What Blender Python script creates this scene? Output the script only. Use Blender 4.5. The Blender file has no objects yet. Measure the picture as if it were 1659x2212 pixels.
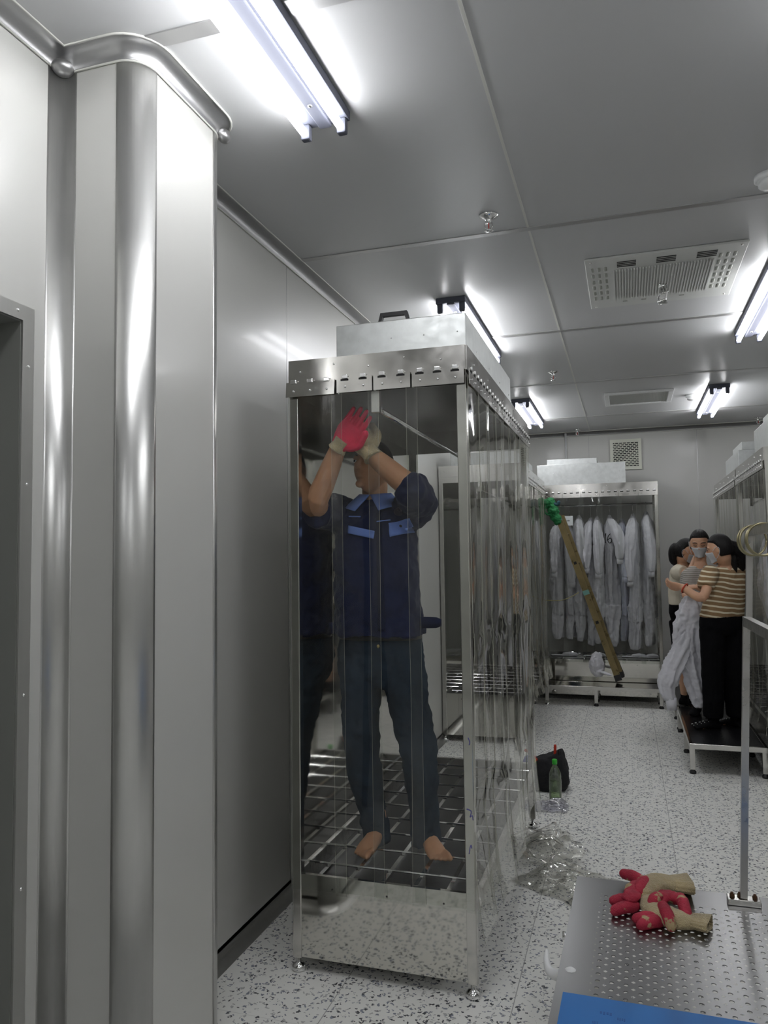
import bpy, bmesh, math, random
from mathutils import Vector, Matrix, noise
random.seed(7)
SC = bpy.context.scene
COL = SC.collection
PI = math.pi
# ---------------------------------------------------------------- camera, world, exposure
CAMH = 1.55
RM = Matrix(((0.9532459, 0.0306650, 0.3006357),
             (0.3019028, -0.0528545, -0.9518724),
             (-0.0132992, 0.9981313, -0.0596412)))
FPX = 1656.85
cd = bpy.data.cameras.new('camera')
cam = bpy.data.objects.new('camera', cd)
COL.objects.link(cam)
cd.sensor_fit = 'VERTICAL'; cd.sensor_height = 24.0; cd.sensor_width = 18.0
cd.lens = FPX / 2212.0 * 24.0
cd.clip_start = 0.05
cam.matrix_world = Matrix.Translation((0, 0, CAMH)) @ RM.to_4x4()
SC.camera = cam
W = bpy.data.worlds.new('world'); SC.world = W
W.use_nodes = True
W.node_tree.nodes['Background'].inputs[0].default_value = (0.5, 0.52, 0.55, 1)
W.node_tree.nodes['Background'].inputs[1].default_value = 0.05
SC.view_settings.view_transform = 'Standard'
SC.view_settings.look = 'None'
SC.view_settings.exposure = 0.46
SC.view_settings.gamma = 1.0
try:
    SC.cycles.transparent_max_bounces = 40
    SC.cycles.max_bounces = 14
    SC.cycles.glossy_bounces = 8
except Exception:
    pass
LAMP_STRENGTH = 27.0

def P(u, v, y):
    """world point at depth y seen along the photo direction u,v (used to read positions off the photo)"""
    d = RM @ Vector((u - 829.5, -(v - 1106.0), -FPX))
    t = y / d.y
    return Vector((0, 0, CAMH)) + d * t

# ---------------------------------------------------------------- materials
def nm(name):
    m = bpy.data.materials.new(name); m.use_nodes = True
    nt = m.node_tree
    return m, nt, nt.nodes['Principled BSDF']

def mat(name, col, rough=0.5, metal=0.0, bump=0.0, bscale=80.0, var=0.0, vscale=6.0, stretch=None, sheen=0.0, rvar=0.0, spec=None, trans=0.0, ior=None, coat=0.0):
    m, nt, b = nm(name)
    b.inputs['Base Color'].default_value = (*col, 1)
    b.inputs['Roughness'].default_value = rough
    b.inputs['Metallic'].default_value = metal
    if spec is not None: b.inputs['Specular IOR Level'].default_value = spec
    if coat: b.inputs['Coat Weight'].default_value = coat; b.inputs['Coat Roughness'].default_value = 0.1
    if sheen: b.inputs['Sheen Weight'].default_value = sheen
    if trans: b.inputs['Transmission Weight'].default_value = trans
    if ior: b.inputs['IOR'].default_value = ior
    tc = nt.nodes.new('ShaderNodeTexCoord')
    mp = nt.nodes.new('ShaderNodeMapping')
    nt.links.new(tc.outputs['Object'], mp.inputs[0])
    if stretch: mp.inputs['Scale'].default_value = stretch
    if var or rvar:
        n = nt.nodes.new('ShaderNodeTexNoise'); n.inputs['Scale'].default_value = vscale; n.inputs['Detail'].default_value = 5
        nt.links.new(mp.outputs[0], n.inputs['Vector'])
        if var:
            r = nt.nodes.new('ShaderNodeMapRange')
            r.inputs['To Min'].default_value = 1 - var; r.inputs['To Max'].default_value = 1 + var
            r.inputs['From Min'].default_value = 0.3; r.inputs['From Max'].default_value = 0.7
            mx = nt.nodes.new('ShaderNodeMix'); mx.data_type = 'RGBA'; mx.blend_type = 'MULTIPLY'
            mx.inputs['Factor'].default_value = 1
            mx.inputs[6].default_value = (*col, 1)
            nt.links.new(n.outputs[0], r.inputs[0]); nt.links.new(r.outputs[0], mx.inputs[7])
            nt.links.new(mx.outputs[2], b.inputs['Base Color'])
        if rvar:
            r = nt.nodes.new('ShaderNodeMapRange')
            r.inputs['To Min'].default_value = max(0.02, rough - rvar); r.inputs['To Max'].default_value = rough + rvar
            r.inputs['From Min'].default_value = 0.3; r.inputs['From Max'].default_value = 0.7
            nt.links.new(n.outputs[0], r.inputs[0]); nt.links.new(r.outputs[0], b.inputs['Roughness'])
    if bump:
        n2 = nt.nodes.new('ShaderNodeTexNoise'); n2.inputs['Scale'].default_value = bscale; n2.inputs['Detail'].default_value = 4
        nt.links.new(mp.outputs[0], n2.inputs['Vector'])
        bp = nt.nodes.new('ShaderNodeBump'); bp.inputs['Strength'].default_value = bump; bp.inputs['Distance'].default_value = 0.01
        nt.links.new(n2.outputs[0], bp.inputs['Height']); nt.links.new(bp.outputs[0], b.inputs['Normal'])
    return m

def emit(name, col, s):
    m, nt, b = nm(name)
    b.inputs['Base Color'].default_value = (*col, 1)
    b.inputs['Emission Color'].default_value = (*col, 1); b.inputs['Emission Strength'].default_value = s
    return m

def film(name, tint, gloss=0.05, haze=0.04, boost=1.5, base=0.02, hazecol=(0.7, 0.7, 0.66), bump=0.0, bscale=6.0):
    """clear PVC sheet: see-through, mirror-like at grazing angles, faintly milky"""
    m, nt, b = nm(name)
    nt.nodes.remove(b)
    out = nt.nodes['Material Output']
    tr = nt.nodes.new('ShaderNodeBsdfTransparent'); tr.inputs[0].default_value = (*tint, 1)
    gl = nt.nodes.new('ShaderNodeBsdfGlossy'); gl.inputs['Roughness'].default_value = gloss; gl.inputs[0].default_value = (0.95, 0.95, 0.93, 1)
    fr = nt.nodes.new('ShaderNodeFresnel'); fr.inputs['IOR'].default_value = 1.5
    mu = nt.nodes.new('ShaderNodeMath'); mu.operation = 'MULTIPLY_ADD'; mu.use_clamp = True
    mu.inputs[1].default_value = boost; mu.inputs[2].default_value = base
    nt.links.new(fr.outputs[0], mu.inputs[0])
    df = nt.nodes.new('ShaderNodeBsdfDiffuse'); df.inputs[0].default_value = (*hazecol, 1)
    m1 = nt.nodes.new('ShaderNodeMixShader'); m1.inputs[0].default_value = haze
    nt.links.new(tr.outputs[0], m1.inputs[1]); nt.links.new(df.outputs[0], m1.inputs[2])
    tc = nt.nodes.new('ShaderNodeTexCoord')
    n = nt.nodes.new('ShaderNodeTexNoise'); n.inputs['Scale'].default_value = 5; n.inputs['Detail'].default_value = 6
    nt.links.new(tc.outputs['Object'], n.inputs['Vector'])
    mr = nt.nodes.new('ShaderNodeMapRange'); mr.inputs['From Min'].default_value = 0.35; mr.inputs['From Max'].default_value = 0.75
    mr.inputs['To Min'].default_value = haze * 0.5; mr.inputs['To Max'].default_value = haze * 2.2
    nt.links.new(n.outputs[0], mr.inputs[0]); nt.links.new(mr.outputs[0], m1.inputs[0])
    m2 = nt.nodes.new('ShaderNodeMixShader')
    nt.links.new(mu.outputs[0], m2.inputs[0]); nt.links.new(m1.outputs[0], m2.inputs[1]); nt.links.new(gl.outputs[0], m2.inputs[2])
    nt.links.new(m2.outputs[0], out.inputs[0])
    if bump:
        n3 = nt.nodes.new('ShaderNodeTexNoise'); n3.inputs['Scale'].default_value = bscale; n3.inputs['Detail'].default_value = 2
        nt.links.new(tc.outputs['Object'], n3.inputs['Vector'])
        bp = nt.nodes.new('ShaderNodeBump'); bp.inputs['Strength'].default_value = bump; bp.inputs['Distance'].default_value = 0.02
        nt.links.new(n3.outputs[0], bp.inputs['Height'])
        nt.links.new(bp.outputs[0], gl.inputs['Normal']); nt.links.new(bp.outputs[0], fr.inputs['Normal'])
    return m

def floor_material():
    m, nt, b = nm('terrazzo_vinyl')
    N = nt.nodes.new; L = nt.links.new
    tc = N('ShaderNodeTexCoord')
    w = N('ShaderNodeTexNoise'); w.inputs['Scale'].default_value = 60; w.inputs['Detail'].default_value = 2
    L(tc.outputs['Object'], w.inputs['Vector'])
    ma = N('ShaderNodeVectorMath'); ma.operation = 'MULTIPLY_ADD'; ma.inputs[1].default_value = (0.035, 0.035, 0)
    L(w.outputs['Color'], ma.inputs[0]); L(tc.outputs['Object'], ma.inputs[2])
    prev = None
    base = (0.84, 0.84, 0.80, 1)
    rgb = N('ShaderNodeRGB'); rgb.outputs[0].default_value = base; prev = rgb.outputs[0]
    for sc, thr, c0, prob in ((58, 0.34, (0.48, 0.48, 0.47, 1), 0.35), (70, 0.33, (0.24, 0.26, 0.31, 1), 0.45), (56, 0.30, (0.07, 0.075, 0.085, 1), 0.5)):
        v = N('ShaderNodeTexVoronoi'); v.inputs['Scale'].default_value = sc; v.inputs['Randomness'].default_value = 1.0
        L(ma.outputs[0], v.inputs['Vector'])
        lt = N('ShaderNodeMath'); lt.operation = 'LESS_THAN'; lt.inputs[1].default_value = thr
        L(v.outputs['Distance'], lt.inputs[0])
        sp = N('ShaderNodeSeparateColor'); L(v.outputs['Color'], sp.inputs[0])
        lp = N('ShaderNodeMath'); lp.operation = 'LESS_THAN'; lp.inputs[1].default_value = prob
        L(sp.outputs[0], lp.inputs[0])
        mm = N('ShaderNodeMath'); mm.operation = 'MULTIPLY'; L(lt.outputs[0], mm.inputs[0]); L(lp.outputs[0], mm.inputs[1])
        mx = N('ShaderNodeMix'); mx.data_type = 'RGBA'; L(mm.outputs[0], mx.inputs['Factor'])
        L(prev, mx.inputs[6]); mx.inputs[7].default_value = c0
        prev = mx.outputs[2]
    # joints between the 0.61 m wide tiles
    sx = N('ShaderNodeSeparateXYZ'); L(tc.outputs['Object'], sx.inputs[0])
    a = N('ShaderNodeMath'); a.operation = 'ADD'; a.inputs[1].default_value = 0.425 + 6.1; L(sx.outputs[0], a.inputs[0])
    md = N('ShaderNodeMath'); md.operation = 'MODULO'; md.inputs[1].default_value = 0.61; L(a.outputs[0], md.inputs[0])
    l1 = N('ShaderNodeMath'); l1.operation = 'LESS_THAN'; l1.inputs[1].default_value = 0.0035; L(md.outputs[0], l1.inputs[0])
    a2 = N('ShaderNodeMath'); a2.operation = 'ADD'; a2.inputs[1].default_value = 6.1; L(sx.outputs[1], a2.inputs[0])
    md2 = N('ShaderNodeMath'); md2.operation = 'MODULO'; md2.inputs[1].default_value = 0.61; L(a2.outputs[0], md2.inputs[0])
    l2 = N('ShaderNodeMath'); l2.operation = 'LESS_THAN'; l2.inputs[1].default_value = 0.002; L(md2.outputs[0], l2.inputs[0])
    l2b = N('ShaderNodeMath'); l2b.operation = 'MULTIPLY'; l2b.inputs[1].default_value = 0.5; L(l2.outputs[0], l2b.inputs[0])
    mxx = N('ShaderNodeMath'); mxx.operation = 'MAXIMUM'; L(l1.outputs[0], mxx.inputs[0]); L(l2b.outputs[0], mxx.inputs[1])
    mf = N('ShaderNodeMix'); mf.data_type = 'RGBA'; L(mxx.outputs[0], mf.inputs['Factor']); L(prev, mf.inputs[6]); mf.inputs[7].default_value = (0.40, 0.40, 0.385, 1)
    L(mf.outputs[2], b.inputs['Base Color'])
    b.inputs['Roughness'].default_value = 0.38
    b.inputs['Specular IOR Level'].default_value = 0.4
    return m

def hexlin(h):
    r = [int(h[i:i+2], 16) / 255 for i in (0, 2, 4)]
    return tuple(((c + 0.055) / 1.055) ** 2.4 if c > 0.04045 else c / 12.92 for c in r)

M = {}
M['wall'] = mat('painted_steel_wall', (0.535, 0.535, 0.51), 0.33, 0.0, bump=0.02, bscale=3, spec=0.6, coat=0.12)
M['ceil'] = mat('painted_steel_ceiling', (0.50, 0.505, 0.51), 0.36, 0.0, bump=0.03, bscale=2.5, spec=0.6)
M['alu'] = mat('brushed_aluminium', (0.58, 0.58, 0.565), 0.34, 0.92, var=0.03, vscale=3, stretch=(12, 12, 0.3))
M['alu_soft'] = mat('matt_aluminium_strip', (0.45, 0.45, 0.45), 0.42, 0.8)
M['bead'] = mat('pale_sealant', (0.62, 0.62, 0.58), 0.5)
M['floor'] = floor_material()
M['steel'] = mat('polished_stainless', (0.60, 0.59, 0.56), 0.16, 1.0, var=0.06, vscale=14, rvar=0.05, bump=0.015, bscale=9)
M['mirror'] = mat('mirror_stainless', (0.60, 0.59, 0.55), 0.06, 1.0, bump=0.03, bscale=2.2)
M['hairline'] = mat('hairline_stainless', (0.55, 0.54, 0.52), 0.3, 1.0, var=0.05, vscale=20, stretch=(1, 40, 1), rvar=0.05)
M['galv'] = mat('galvanised_sheet', (0.62, 0.64, 0.63), 0.42, 0.75, var=0.09, vscale=22, rvar=0.08)
M['dark'] = mat('dark_steel_pan', (0.012, 0.012, 0.014), 0.3, 0.2)
M['black'] = mat('black_plastic', (0.012, 0.012, 0.013), 0.4)
M['roof'] = mat('dull_steel_sheet', (0.20, 0.20, 0.195), 0.25, 0.9)
M['cove'] = mat('cove_aluminium', (0.40, 0.40, 0.40), 0.36, 0.9)
M['slot'] = mat('dark_slot', (0.01, 0.01, 0.01), 0.8)
M['white'] = mat('white_enamel', (0.75, 0.76, 0.76), 0.4)
M['offwhite'] = mat('off_white_panel', (0.58, 0.59, 0.57), 0.5)
M['cream'] = mat('cream_grille_paint', (0.66, 0.67, 0.58), 0.5)
M['rivet'] = mat('bright_rivet', (0.8, 0.8, 0.8), 0.2, 1.0)
M['chrome'] = mat('chrome', (0.8, 0.8, 0.8), 0.07, 1.0)
M['tube'] = emit('glowing_tube', (0.965, 0.97, 0.99), LAMP_STRENGTH)
M['film'] = film('clear_pvc', (0.90, 0.91, 0.90), gloss=0.03, haze=0.008, boost=0.8, base=0.0, bump=0.04, bscale=3)
M['film_side'] = film('clear_pvc_crumpled', (0.93, 0.935, 0.92), gloss=0.05, haze=0.015, boost=0.42, base=0.015, hazecol=(0.8, 0.8, 0.74), bump=0.06, bscale=6)
M['film_loose'] = film('loose_pvc', (0.96, 0.96, 0.94), gloss=0.04, haze=0.08, boost=2.2, base=0.04, hazecol=(0.85, 0.85, 0.78), bump=0.15, bscale=14)
M['door'] = mat('grey_door_leaf', (0.22, 0.225, 0.21), 0.4)
M['film_edge'] = mat('cut_pvc_edge', (0.45, 0.45, 0.38), 0.25, spec=0.8)
M['lamp_body'] = mat('lamp_housing', (0.09, 0.095, 0.12), 0.6, spec=0.2)
M['rust'] = mat('rusty_bolt', (0.10, 0.045, 0.02), 0.7, 0.4, bump=0.3, bscale=200)

# ---------------------------------------------------------------- object helpers
def tag(o, label=None, cat=None, group=None, kind=None):
    if label: o['label'] = label
    if cat: o['category'] = cat
    if group: o['group'] = group
    if kind: o['kind'] = kind
    return o

def thing(name, label, cat, loc=(0, 0, 0), group=None):
    o = bpy.data.objects.new(name, None); COL.objects.link(o)
    o.empty_display_size = 0.1
    o.location = loc
    return tag(o, label, cat, group)

def obj(name, bm, m, parent=None, smooth=False, recalc=True):
    if recalc: bmesh.ops.recalc_face_normals(bm, faces=bm.faces)
    me = bpy.data.meshes.new(name)
    bm.to_mesh(me); bm.free()
    mm = m if isinstance(m, (list, tuple)) else [m]
    for x in mm: me.materials.append(x)
    if smooth:
        for p in me.polygons: p.use_smooth = True
    o = bpy.data.objects.new(name, me); COL.objects.link(o)
    if parent:
        o.parent = parent
        par = parent
        loc = Vector((0, 0, 0))
        while par: loc += par.location; par = par.parent
        o.location = -loc   # all meshes are written in world coordinates
    return o

def struct(name, bm, m, smooth=False):
    return tag(obj(name, bm, m, None, smooth), kind='structure')

def NB(): return bmesh.new()

def box(bm, x0, x1, y0, y1, z0, z1, bev=0.0, mi=0):
    n0 = len(bm.verts)
    r = bmesh.ops.create_cube(bm, size=1.0)
    for v in r['verts']:
        v.co = Vector((x0 + (v.co.x + .5) * (x1 - x0), y0 + (v.co.y + .5) * (y1 - y0), z0 + (v.co.z + .5) * (z1 - z0)))
    fs = set(f for v in r['verts'] for f in v.link_faces)
    for f in fs: f.material_index = mi
    if bev:
        es = list(set(e for v in r['verts'] for e in v.link_edges))
        bmesh.ops.bevel(bm, geom=es, offset=bev, segments=2, affect='EDGES', profile=0.5)

def frames(pts):
    out = []
    n = len(pts)
    up = None
    for i in range(n):
        a = pts[max(i - 1, 0)]; b = pts[min(i + 1, n - 1)]
        t = (b - a).normalized()
        if up is None:
            up = Vector((0, 0, 1)) if abs(t.z) < 0.9 else Vector((0, 1, 0))
        s = t.cross(up).normalized(); up = s.cross(t).normalized()
        out.append((s.copy(), up.copy(), t.copy()))
    return out

def rings(bm, rs, cap=True, mi=0, closed=True):
    """rs: list of lists of Vectors"""
    vs = [[bm.verts.new(p) for p in r] for r in rs]
    n = len(rs[0])
    for a, b in zip(vs[:-1], vs[1:]):
        for i in range(n if closed else n - 1):
            j = (i + 1) % n
            try:
                f = bm.faces.new((a[i], a[j], b[j], b[i])); f.material_index = mi
            except ValueError: pass
    if cap and closed:
        for r in (vs[0], vs[-1]):
            try:
                f = bm.faces.new(r); f.material_index = mi
            except ValueError: pass
    return vs

def tube(bm, pts, rad, n=10, mi=0, round_ends=False, flat=None, updir=None, fold=0.0, seed=0.0):
    if fold: n = max(n, 40)
    pts = [Vector(p) for p in pts]
    if not isinstance(rad, (list, tuple)): rad = [rad] * len(pts)
    fr = frames(pts)
    if updir is not None:
        fr2 = []
        for s, u, t in fr:
            s2 = t.cross(updir).normalized(); u2 = s2.cross(t).normalized(); fr2.append((s2, u2, t))
        fr = fr2
    if not isinstance(flat, (list, tuple)): flat = [flat or 1.0] * len(pts)
    rs = []
    def ring(c, s, u, r, fl):
        if fold:
            out = []
            for k in range(n):
                a = 2 * PI * k / n; z = (c - pts[0]).length
                q = 1 + fold * (1.1 * nz(math.cos(a) * 2.2 + seed, math.sin(a) * 2.2, z * 2.6 + seed) + .55 * nz(math.cos(a) * 4.5 + seed, math.sin(a) * 4.5, z * 5 + 7) + .35 * nz(math.cos(a) + seed, z * 16 + math.sin(a) * 2, 3))
                out.append(c + s * (r * q * math.cos(a)) + u * (r * fl * q * math.sin(a)))
            return out
        return [c + s * (r * math.cos(2 * PI * k / n)) + u * (r * fl * math.sin(2 * PI * k / n)) for k in range(n)]
    if round_ends:
        s, u, t = fr[0]
        for a in (75, 50, 25):
            a = math.radians(a); rs.append(ring(pts[0] - t * rad[0] * math.sin(a), s, u, rad[0] * math.cos(a), flat[0]))
    for (s, u, t), p, r, fl in zip(fr, pts, rad, flat): rs.append(ring(p, s, u, r, fl))
    if round_ends:
        s, u, t = fr[-1]
        for a in (25, 50, 75):
            a = math.radians(a); rs.append(ring(pts[-1] + t * rad[-1] * math.sin(a), s, u, rad[-1] * math.cos(a), flat[-1]))
    rings(bm, rs, mi=mi)

def bez(pts, n=8):
    """Catmull-Rom through points"""
    pts = [Vector(p) for p in pts]
    out = []
    for i in range(len(pts) - 1):
        p0 = pts[max(i - 1, 0)]; p1 = pts[i]; p2 = pts[i + 1]; p3 = pts[min(i + 2, len(pts) - 1)]
        for k in range(n):
            t = k / n
            out.append(0.5 * ((2 * p1) + (p2 - p0) * t + (2 * p0 - 5 * p1 + 4 * p2 - p3) * t * t + (3 * p1 - p0 - 3 * p2 + p3) * t ** 3))
    out.append(pts[-1])
    return out

def ellip(bm, c, r, rot=None, seg=16, ring=10, mi=0):
    res = bmesh.ops.create_uvsphere(bm, u_segments=seg, v_segments=ring, radius=1.0)
    for v in res['verts']:
        p = Vector((v.co.x * r[0], v.co.y * r[1], v.co.z * r[2]))
        if rot: p = rot @ p
        v.co = p + Vector(c)
    for f in set(f for v in res['verts'] for f in v.link_faces): f.material_index = mi

def cylz(bm, c, r, h, n=16, r2=None, mi=0):
    r2 = r if r2 is None else r2
    rs = [[Vector((c[0] + rr * math.cos(2 * PI * k / n), c[1] + rr * math.sin(2 * PI * k / n), c[2] + zz)) for k in range(n)] for rr, zz in ((r, 0), (r2, h))]
    rings(bm, rs, mi=mi)

def lathe(bm, c, prof, n=20, mi=0):
    rs = [[Vector((c[0] + max(r, 1e-4) * math.cos(2 * PI * k / n), c[1] + max(r, 1e-4) * math.sin(2 * PI * k / n), c[2] + z)) for k in range(n)] for r, z in prof]
    rings(bm, rs, mi=mi)

def grid(bm, fn, nu, nv, mi=0):
    vs = [[bm.verts.new(fn(i / nu, j / nv)) for j in range(nv + 1)] for i in range(nu + 1)]
    for i in range(nu):
        for j in range(nv):
            f = bm.faces.new((vs[i][j], vs[i + 1][j], vs[i + 1][j + 1], vs[i][j + 1])); f.material_index = mi
    return vs

def nz(x, y=0, z=0, s=1.0):
    return noise.noise(Vector((x * s, y * s, z * s)))

def remesh(o, voxel, smooth=4, disp=0.0, dscale=0.1):
    m = o.modifiers.new('remesh', 'REMESH'); m.mode = 'VOXEL'; m.voxel_size = voxel; m.use_smooth_shade = True
    if smooth:
        s = o.modifiers.new('smooth', 'SMOOTH'); s.factor = 0.5; s.iterations = smooth
    if disp:
        t = bpy.data.textures.new('folds', 'CLOUDS'); t.noise_scale = dscale; t.noise_depth = 2
        d = o.modifiers.new('folds', 'DISPLACE'); d.texture = t; d.strength = disp; d.mid_level = 0.5; d.texture_coords = 'GLOBAL'
    return o

# ---------------------------------------------------------------- the room
XL, XR, Y0, Y1, H = -1.54, 1.68, -3.0, 9.42, 3.026
CK = 1.018   # ceiling fittings were measured for a 3.00 m ceiling
bm = NB(); box(bm, XL - .6, XR + .1, Y0 - .1, Y1 + .1, -0.08, 0.0); struct('floor', bm, M['floor'])
bm = NB(); box(bm, XL - .1, XR + .1, Y0 - .1, Y1 + .1, H, H + 0.08); struct('ceiling', bm, M['ceil'])
bm = NB()
box(bm, XL - .08, XL, Y0 - .1, 0.75, 0, H)
box(bm, XL - .08, XL, 0.75, 1.65, 2.205, H)
box(bm, XL - .08, XL, 1.65, Y1 + .1, 0, H)
struct('wall_left', bm, M['wall'])
bm = NB(); box(bm, XR, XR + .08, Y0 - .1, Y1 + .1, 0, H); struct('wall_right', bm, M['wall'])
bm = NB(); box(bm, XL, XR, Y1, Y1 + .08, 0, H); struct('wall_back', bm, M['wall'])
bm = NB(); box(bm, XL, XR, Y0 - .08, Y0, 0, H); struct('wall_front', bm, M['wall'])

# pilaster that juts from the left wall
PX, PY0, PY1, PR = -1.27, 1.79, 2.265, 0.075
def arc(cx, cy, r, a0, a1, n=8):
    return [(cx + r * math.cos(math.radians(a0 + (a1 - a0) * k / n)), cy + r * math.sin(math.radians(a0 + (a1 - a0) * k / n))) for k in range(n + 1)]
def vprism(bm, poly, z0, z1, mi=0):
    rings(bm, [[Vector((x, y, z)) for x, y in poly] for z in (z0, z1)], mi=mi)
bm = NB()
vprism(bm, [(XL - .01, PY0), (PX - PR, PY0)] + arc(PX - PR, PY0 + PR, PR - .003, -90, 0)[1:-1] + [(PX, PY0 + PR), (PX, PY1 - PR)] + arc(PX - PR, PY1 - PR, PR - .003, 0, 90)[1:-1] + [(PX - PR, PY1), (XL - .01, PY1)], 0, H)
struct('wall_pilaster', bm, M['wall'])
def arcstrip(name, pts, z0, z1, th=0.004, n_off=None):
    bm = NB()
    rings(bm, [[Vector((x, y, z)) for x, y in pts] for z in (z0, z1)], cap=False, closed=False)
    o = obj(name, bm, M['alu'], None, True, recalc=False); tag(o, kind='structure')
    sm = o.modifiers.new('thick', 'SOLIDIFY'); sm.thickness = th; sm.offset = 0
    return o
arcstrip('trim_1', arc(PX - PR, PY0 + PR, PR + .001, -92, 2, 14), 0, H - .045)
arcstrip('trim_2', arc(PX - PR, PY1 - PR, PR + .001, -2, 92, 14), 0, H - .045)
arcstrip('trim_3', arc(XL + .055, PY0 - .055, .055, 90, 180, 12), 0, H - .045)

def sweep(path, prof, closed_prof=False):
    """path: list of (x,y); room interior lies to the right-hand side; prof: list of (d,z)"""
    n = len(path); nr = []
    for i in range(n):
        ns = []
        for a, b in ((i - 1, i), (i, i + 1)):
            if a < 0 or b >= n: continue
            dx, dy = path[b][0] - path[a][0], path[b][1] - path[a][1]
            l = math.hypot(dx, dy); ns.append((dy / l, -dx / l))
        if len(ns) == 1: nr.append(ns[0])
        else:
            mx_, my_ = ns[0][0] + ns[1][0], ns[0][1] + ns[1][1]
            l2 = (mx_ * mx_ + my_ * my_); k = 2 / l2 if l2 > 0.3 else 2 / .3
            nr.append((mx_ * k, my_ * k))
    return [[Vector((p[0] + q[0] * d, p[1] + q[1] * d, z)) for d, z in prof] for p, q in zip(path, nr)]
path = [(XL, Y0), (XL, PY0)] + arc(PX - PR, PY0 + PR, PR, -90, 0, 8) + arc(PX - PR, PY1 - PR, PR, 0, 90, 8) + [(XL, PY1), (XL, Y1), (XR, Y1), (XR, Y0)]
rc = 0.05
cp = [(rc - rc * math.cos(math.radians(a)), H - rc + rc * math.sin(math.radians(a))) for a in range(0, 91, 9)]
bm = NB(); rings(bm, sweep(path, cp), cap=False, closed=False)
o = tag(obj('trim_4', bm, M['cove'], None, True, recalc=False), kind='structure')
o.modifiers.new('thick', 'SOLIDIFY').thickness = 0.003
for nmz, dd, zz in (('trim_5', rc, H - .003), ('trim_6', 0.003, H - rc)):
    bm = NB()
    q = sweep(path, [(dd + .004 * math.cos(t), zz + .004 * math.sin(t)) for t in (0, PI / 2, PI, 3 * PI / 2)])
    rings(bm, q); tag(obj(nmz, bm, M['bead'], None, True), kind='structure')
# ball pieces where the coves meet
bm = NB(); ellip(bm, (XL + .026, PY0 - .026, H - .050), (.032, .032, .024)); ellip(bm, (PX + .004, PY1 - .01, H - .034), (.022, .03, .024))
struct('trim_7', bm, M['cove'], True)
rb = 0.045
bp_ = [(rb - rb * math.cos(math.radians(a)), rb - rb * math.sin(math.radians(a)) ) for a in range(0, 91, 10)]
bp_ = [(0.0, 0.062)] + bp_
for nmz, pth in (('baseboard_left', [(XL, 1.72), (XL, PY0)] + arc(PX - PR, PY0 + PR, PR, -90, 0, 6) + arc(PX - PR, PY1 - PR, PR, 0, 90, 6) + [(XL, PY1), (XL, Y1)]), ('baseboard_back', [(XL, Y1), (XR, Y1)]), ('baseboard_right', [(XR, Y1), (XR, Y0)])):
    bm = NB(); rings(bm, sweep(pth, bp_), cap=False, closed=False)
    o = tag(obj(nmz, bm, M['alu'], None, True, recalc=False), kind='structure')
    o.modifiers.new('thick', 'SOLIDIFY').thickness = 0.003

# ceiling joint strips
k = 8
for y, w in ((0.14, .05), (1.775, .055), (3.365, .035), (5.0, .045), (6.575, .04), (8.235, .04), (-1.5, .05)):
    y *= CK; bm = NB(); box(bm, XL + rc, XR - rc, y - w / 2, y + w / 2, H - .004, H + .001); struct('trim_%d' % k, bm, M['alu_soft']); k += 1
bm = NB(); box(bm, -.385, -.375, Y0, Y1 - rc, H - .0025, H + .001); struct('trim_%d' % k, bm, M['bead']); k += 1
# wall panel joints
for y in (3.35, 4.55, 5.75, 6.95, 8.15):
    bm = NB(); box(bm, XL - .001, XL + .0012, y - .002, y + .002, .06, H - rc); struct('trim_%d' % k, bm, M['alu_soft']); k += 1
for x in (.80, -.40):
    bm = NB(); box(bm, x - .003, x + .003, Y1 - .0015, Y1 + .001, .06, H - rc); struct('trim_%d' % k, bm, M['alu_soft']); k += 1

# door opening on the left
dr = thing('door_1', 'recessed grey door', 'door'); dr['kind'] = 'structure'
bm = NB(); box(bm, XL - .16, XL - .12, .70, 1.70, 0, 2.25); obj('door_leaf', bm, M['door'], dr)
bm = NB()
box(bm, XL - .13, XL - .001, 1.646, 1.649, 0, 2.2); box(bm, XL - .13, XL - .001, .751, .754, 0, 2.2); box(bm, XL - .13, XL - .001, .751, 1.649, 2.2, 2.204)
obj('reveal', bm, M['door'], dr)
bm = NB()
rings(bm, [[Vector((XL + a, y, z)) for a, (y, z) in ((0, (1.648, 2.203)), (.006, (1.648, 2.203)), (.006, (1.69, 2.245)), (0, (1.69, 2.245)))],
           [Vector((XL + a, y, z)) for a, (y, z) in ((0, (1.648, 0)), (.006, (1.648, 0)), (.006, (1.69, 0)), (0, (1.69, 0)))]])
rings(bm, [[Vector((XL + a, y, z)) for a, (y, z) in ((0, (1.648, 2.203)), (.006, (1.648, 2.203)), (.006, (1.69, 2.245)), (0, (1.69, 2.245)))],
           [Vector((XL + a, y, z)) for a, (y, z) in ((0, (.752, 2.203)), (.006, (.752, 2.203)), (.006, (.71, 2.245)), (0, (.71, 2.245)))]])
rings(bm, [[Vector((XL + a, y, z)) for a, (y, z) in ((0, (.752, 2.203)), (.006, (.752, 2.203)), (.006, (.71, 2.245)), (0, (.71, 2.245)))],
           [Vector((XL + a, y, z)) for a, (y, z) in ((0, (.752, 0)), (.006, (.752, 0)), (.006, (.71, 0)), (0, (.71, 0)))]])
fr_ = obj('door_frame', bm, M['alu'], dr)
for y, z in ((1.63, 2.225), (1.67, 2.08), (1.67, 1.76), (1.67, 1.2), (1.67, .7), (1.67, .3)):
    bm = NB(); ellip(bm, (XL + .006, y, z), (.004, .005, .005), seg=8, ring=6)
    obj('screw', bm, M['rivet'], fr_, True)

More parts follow.
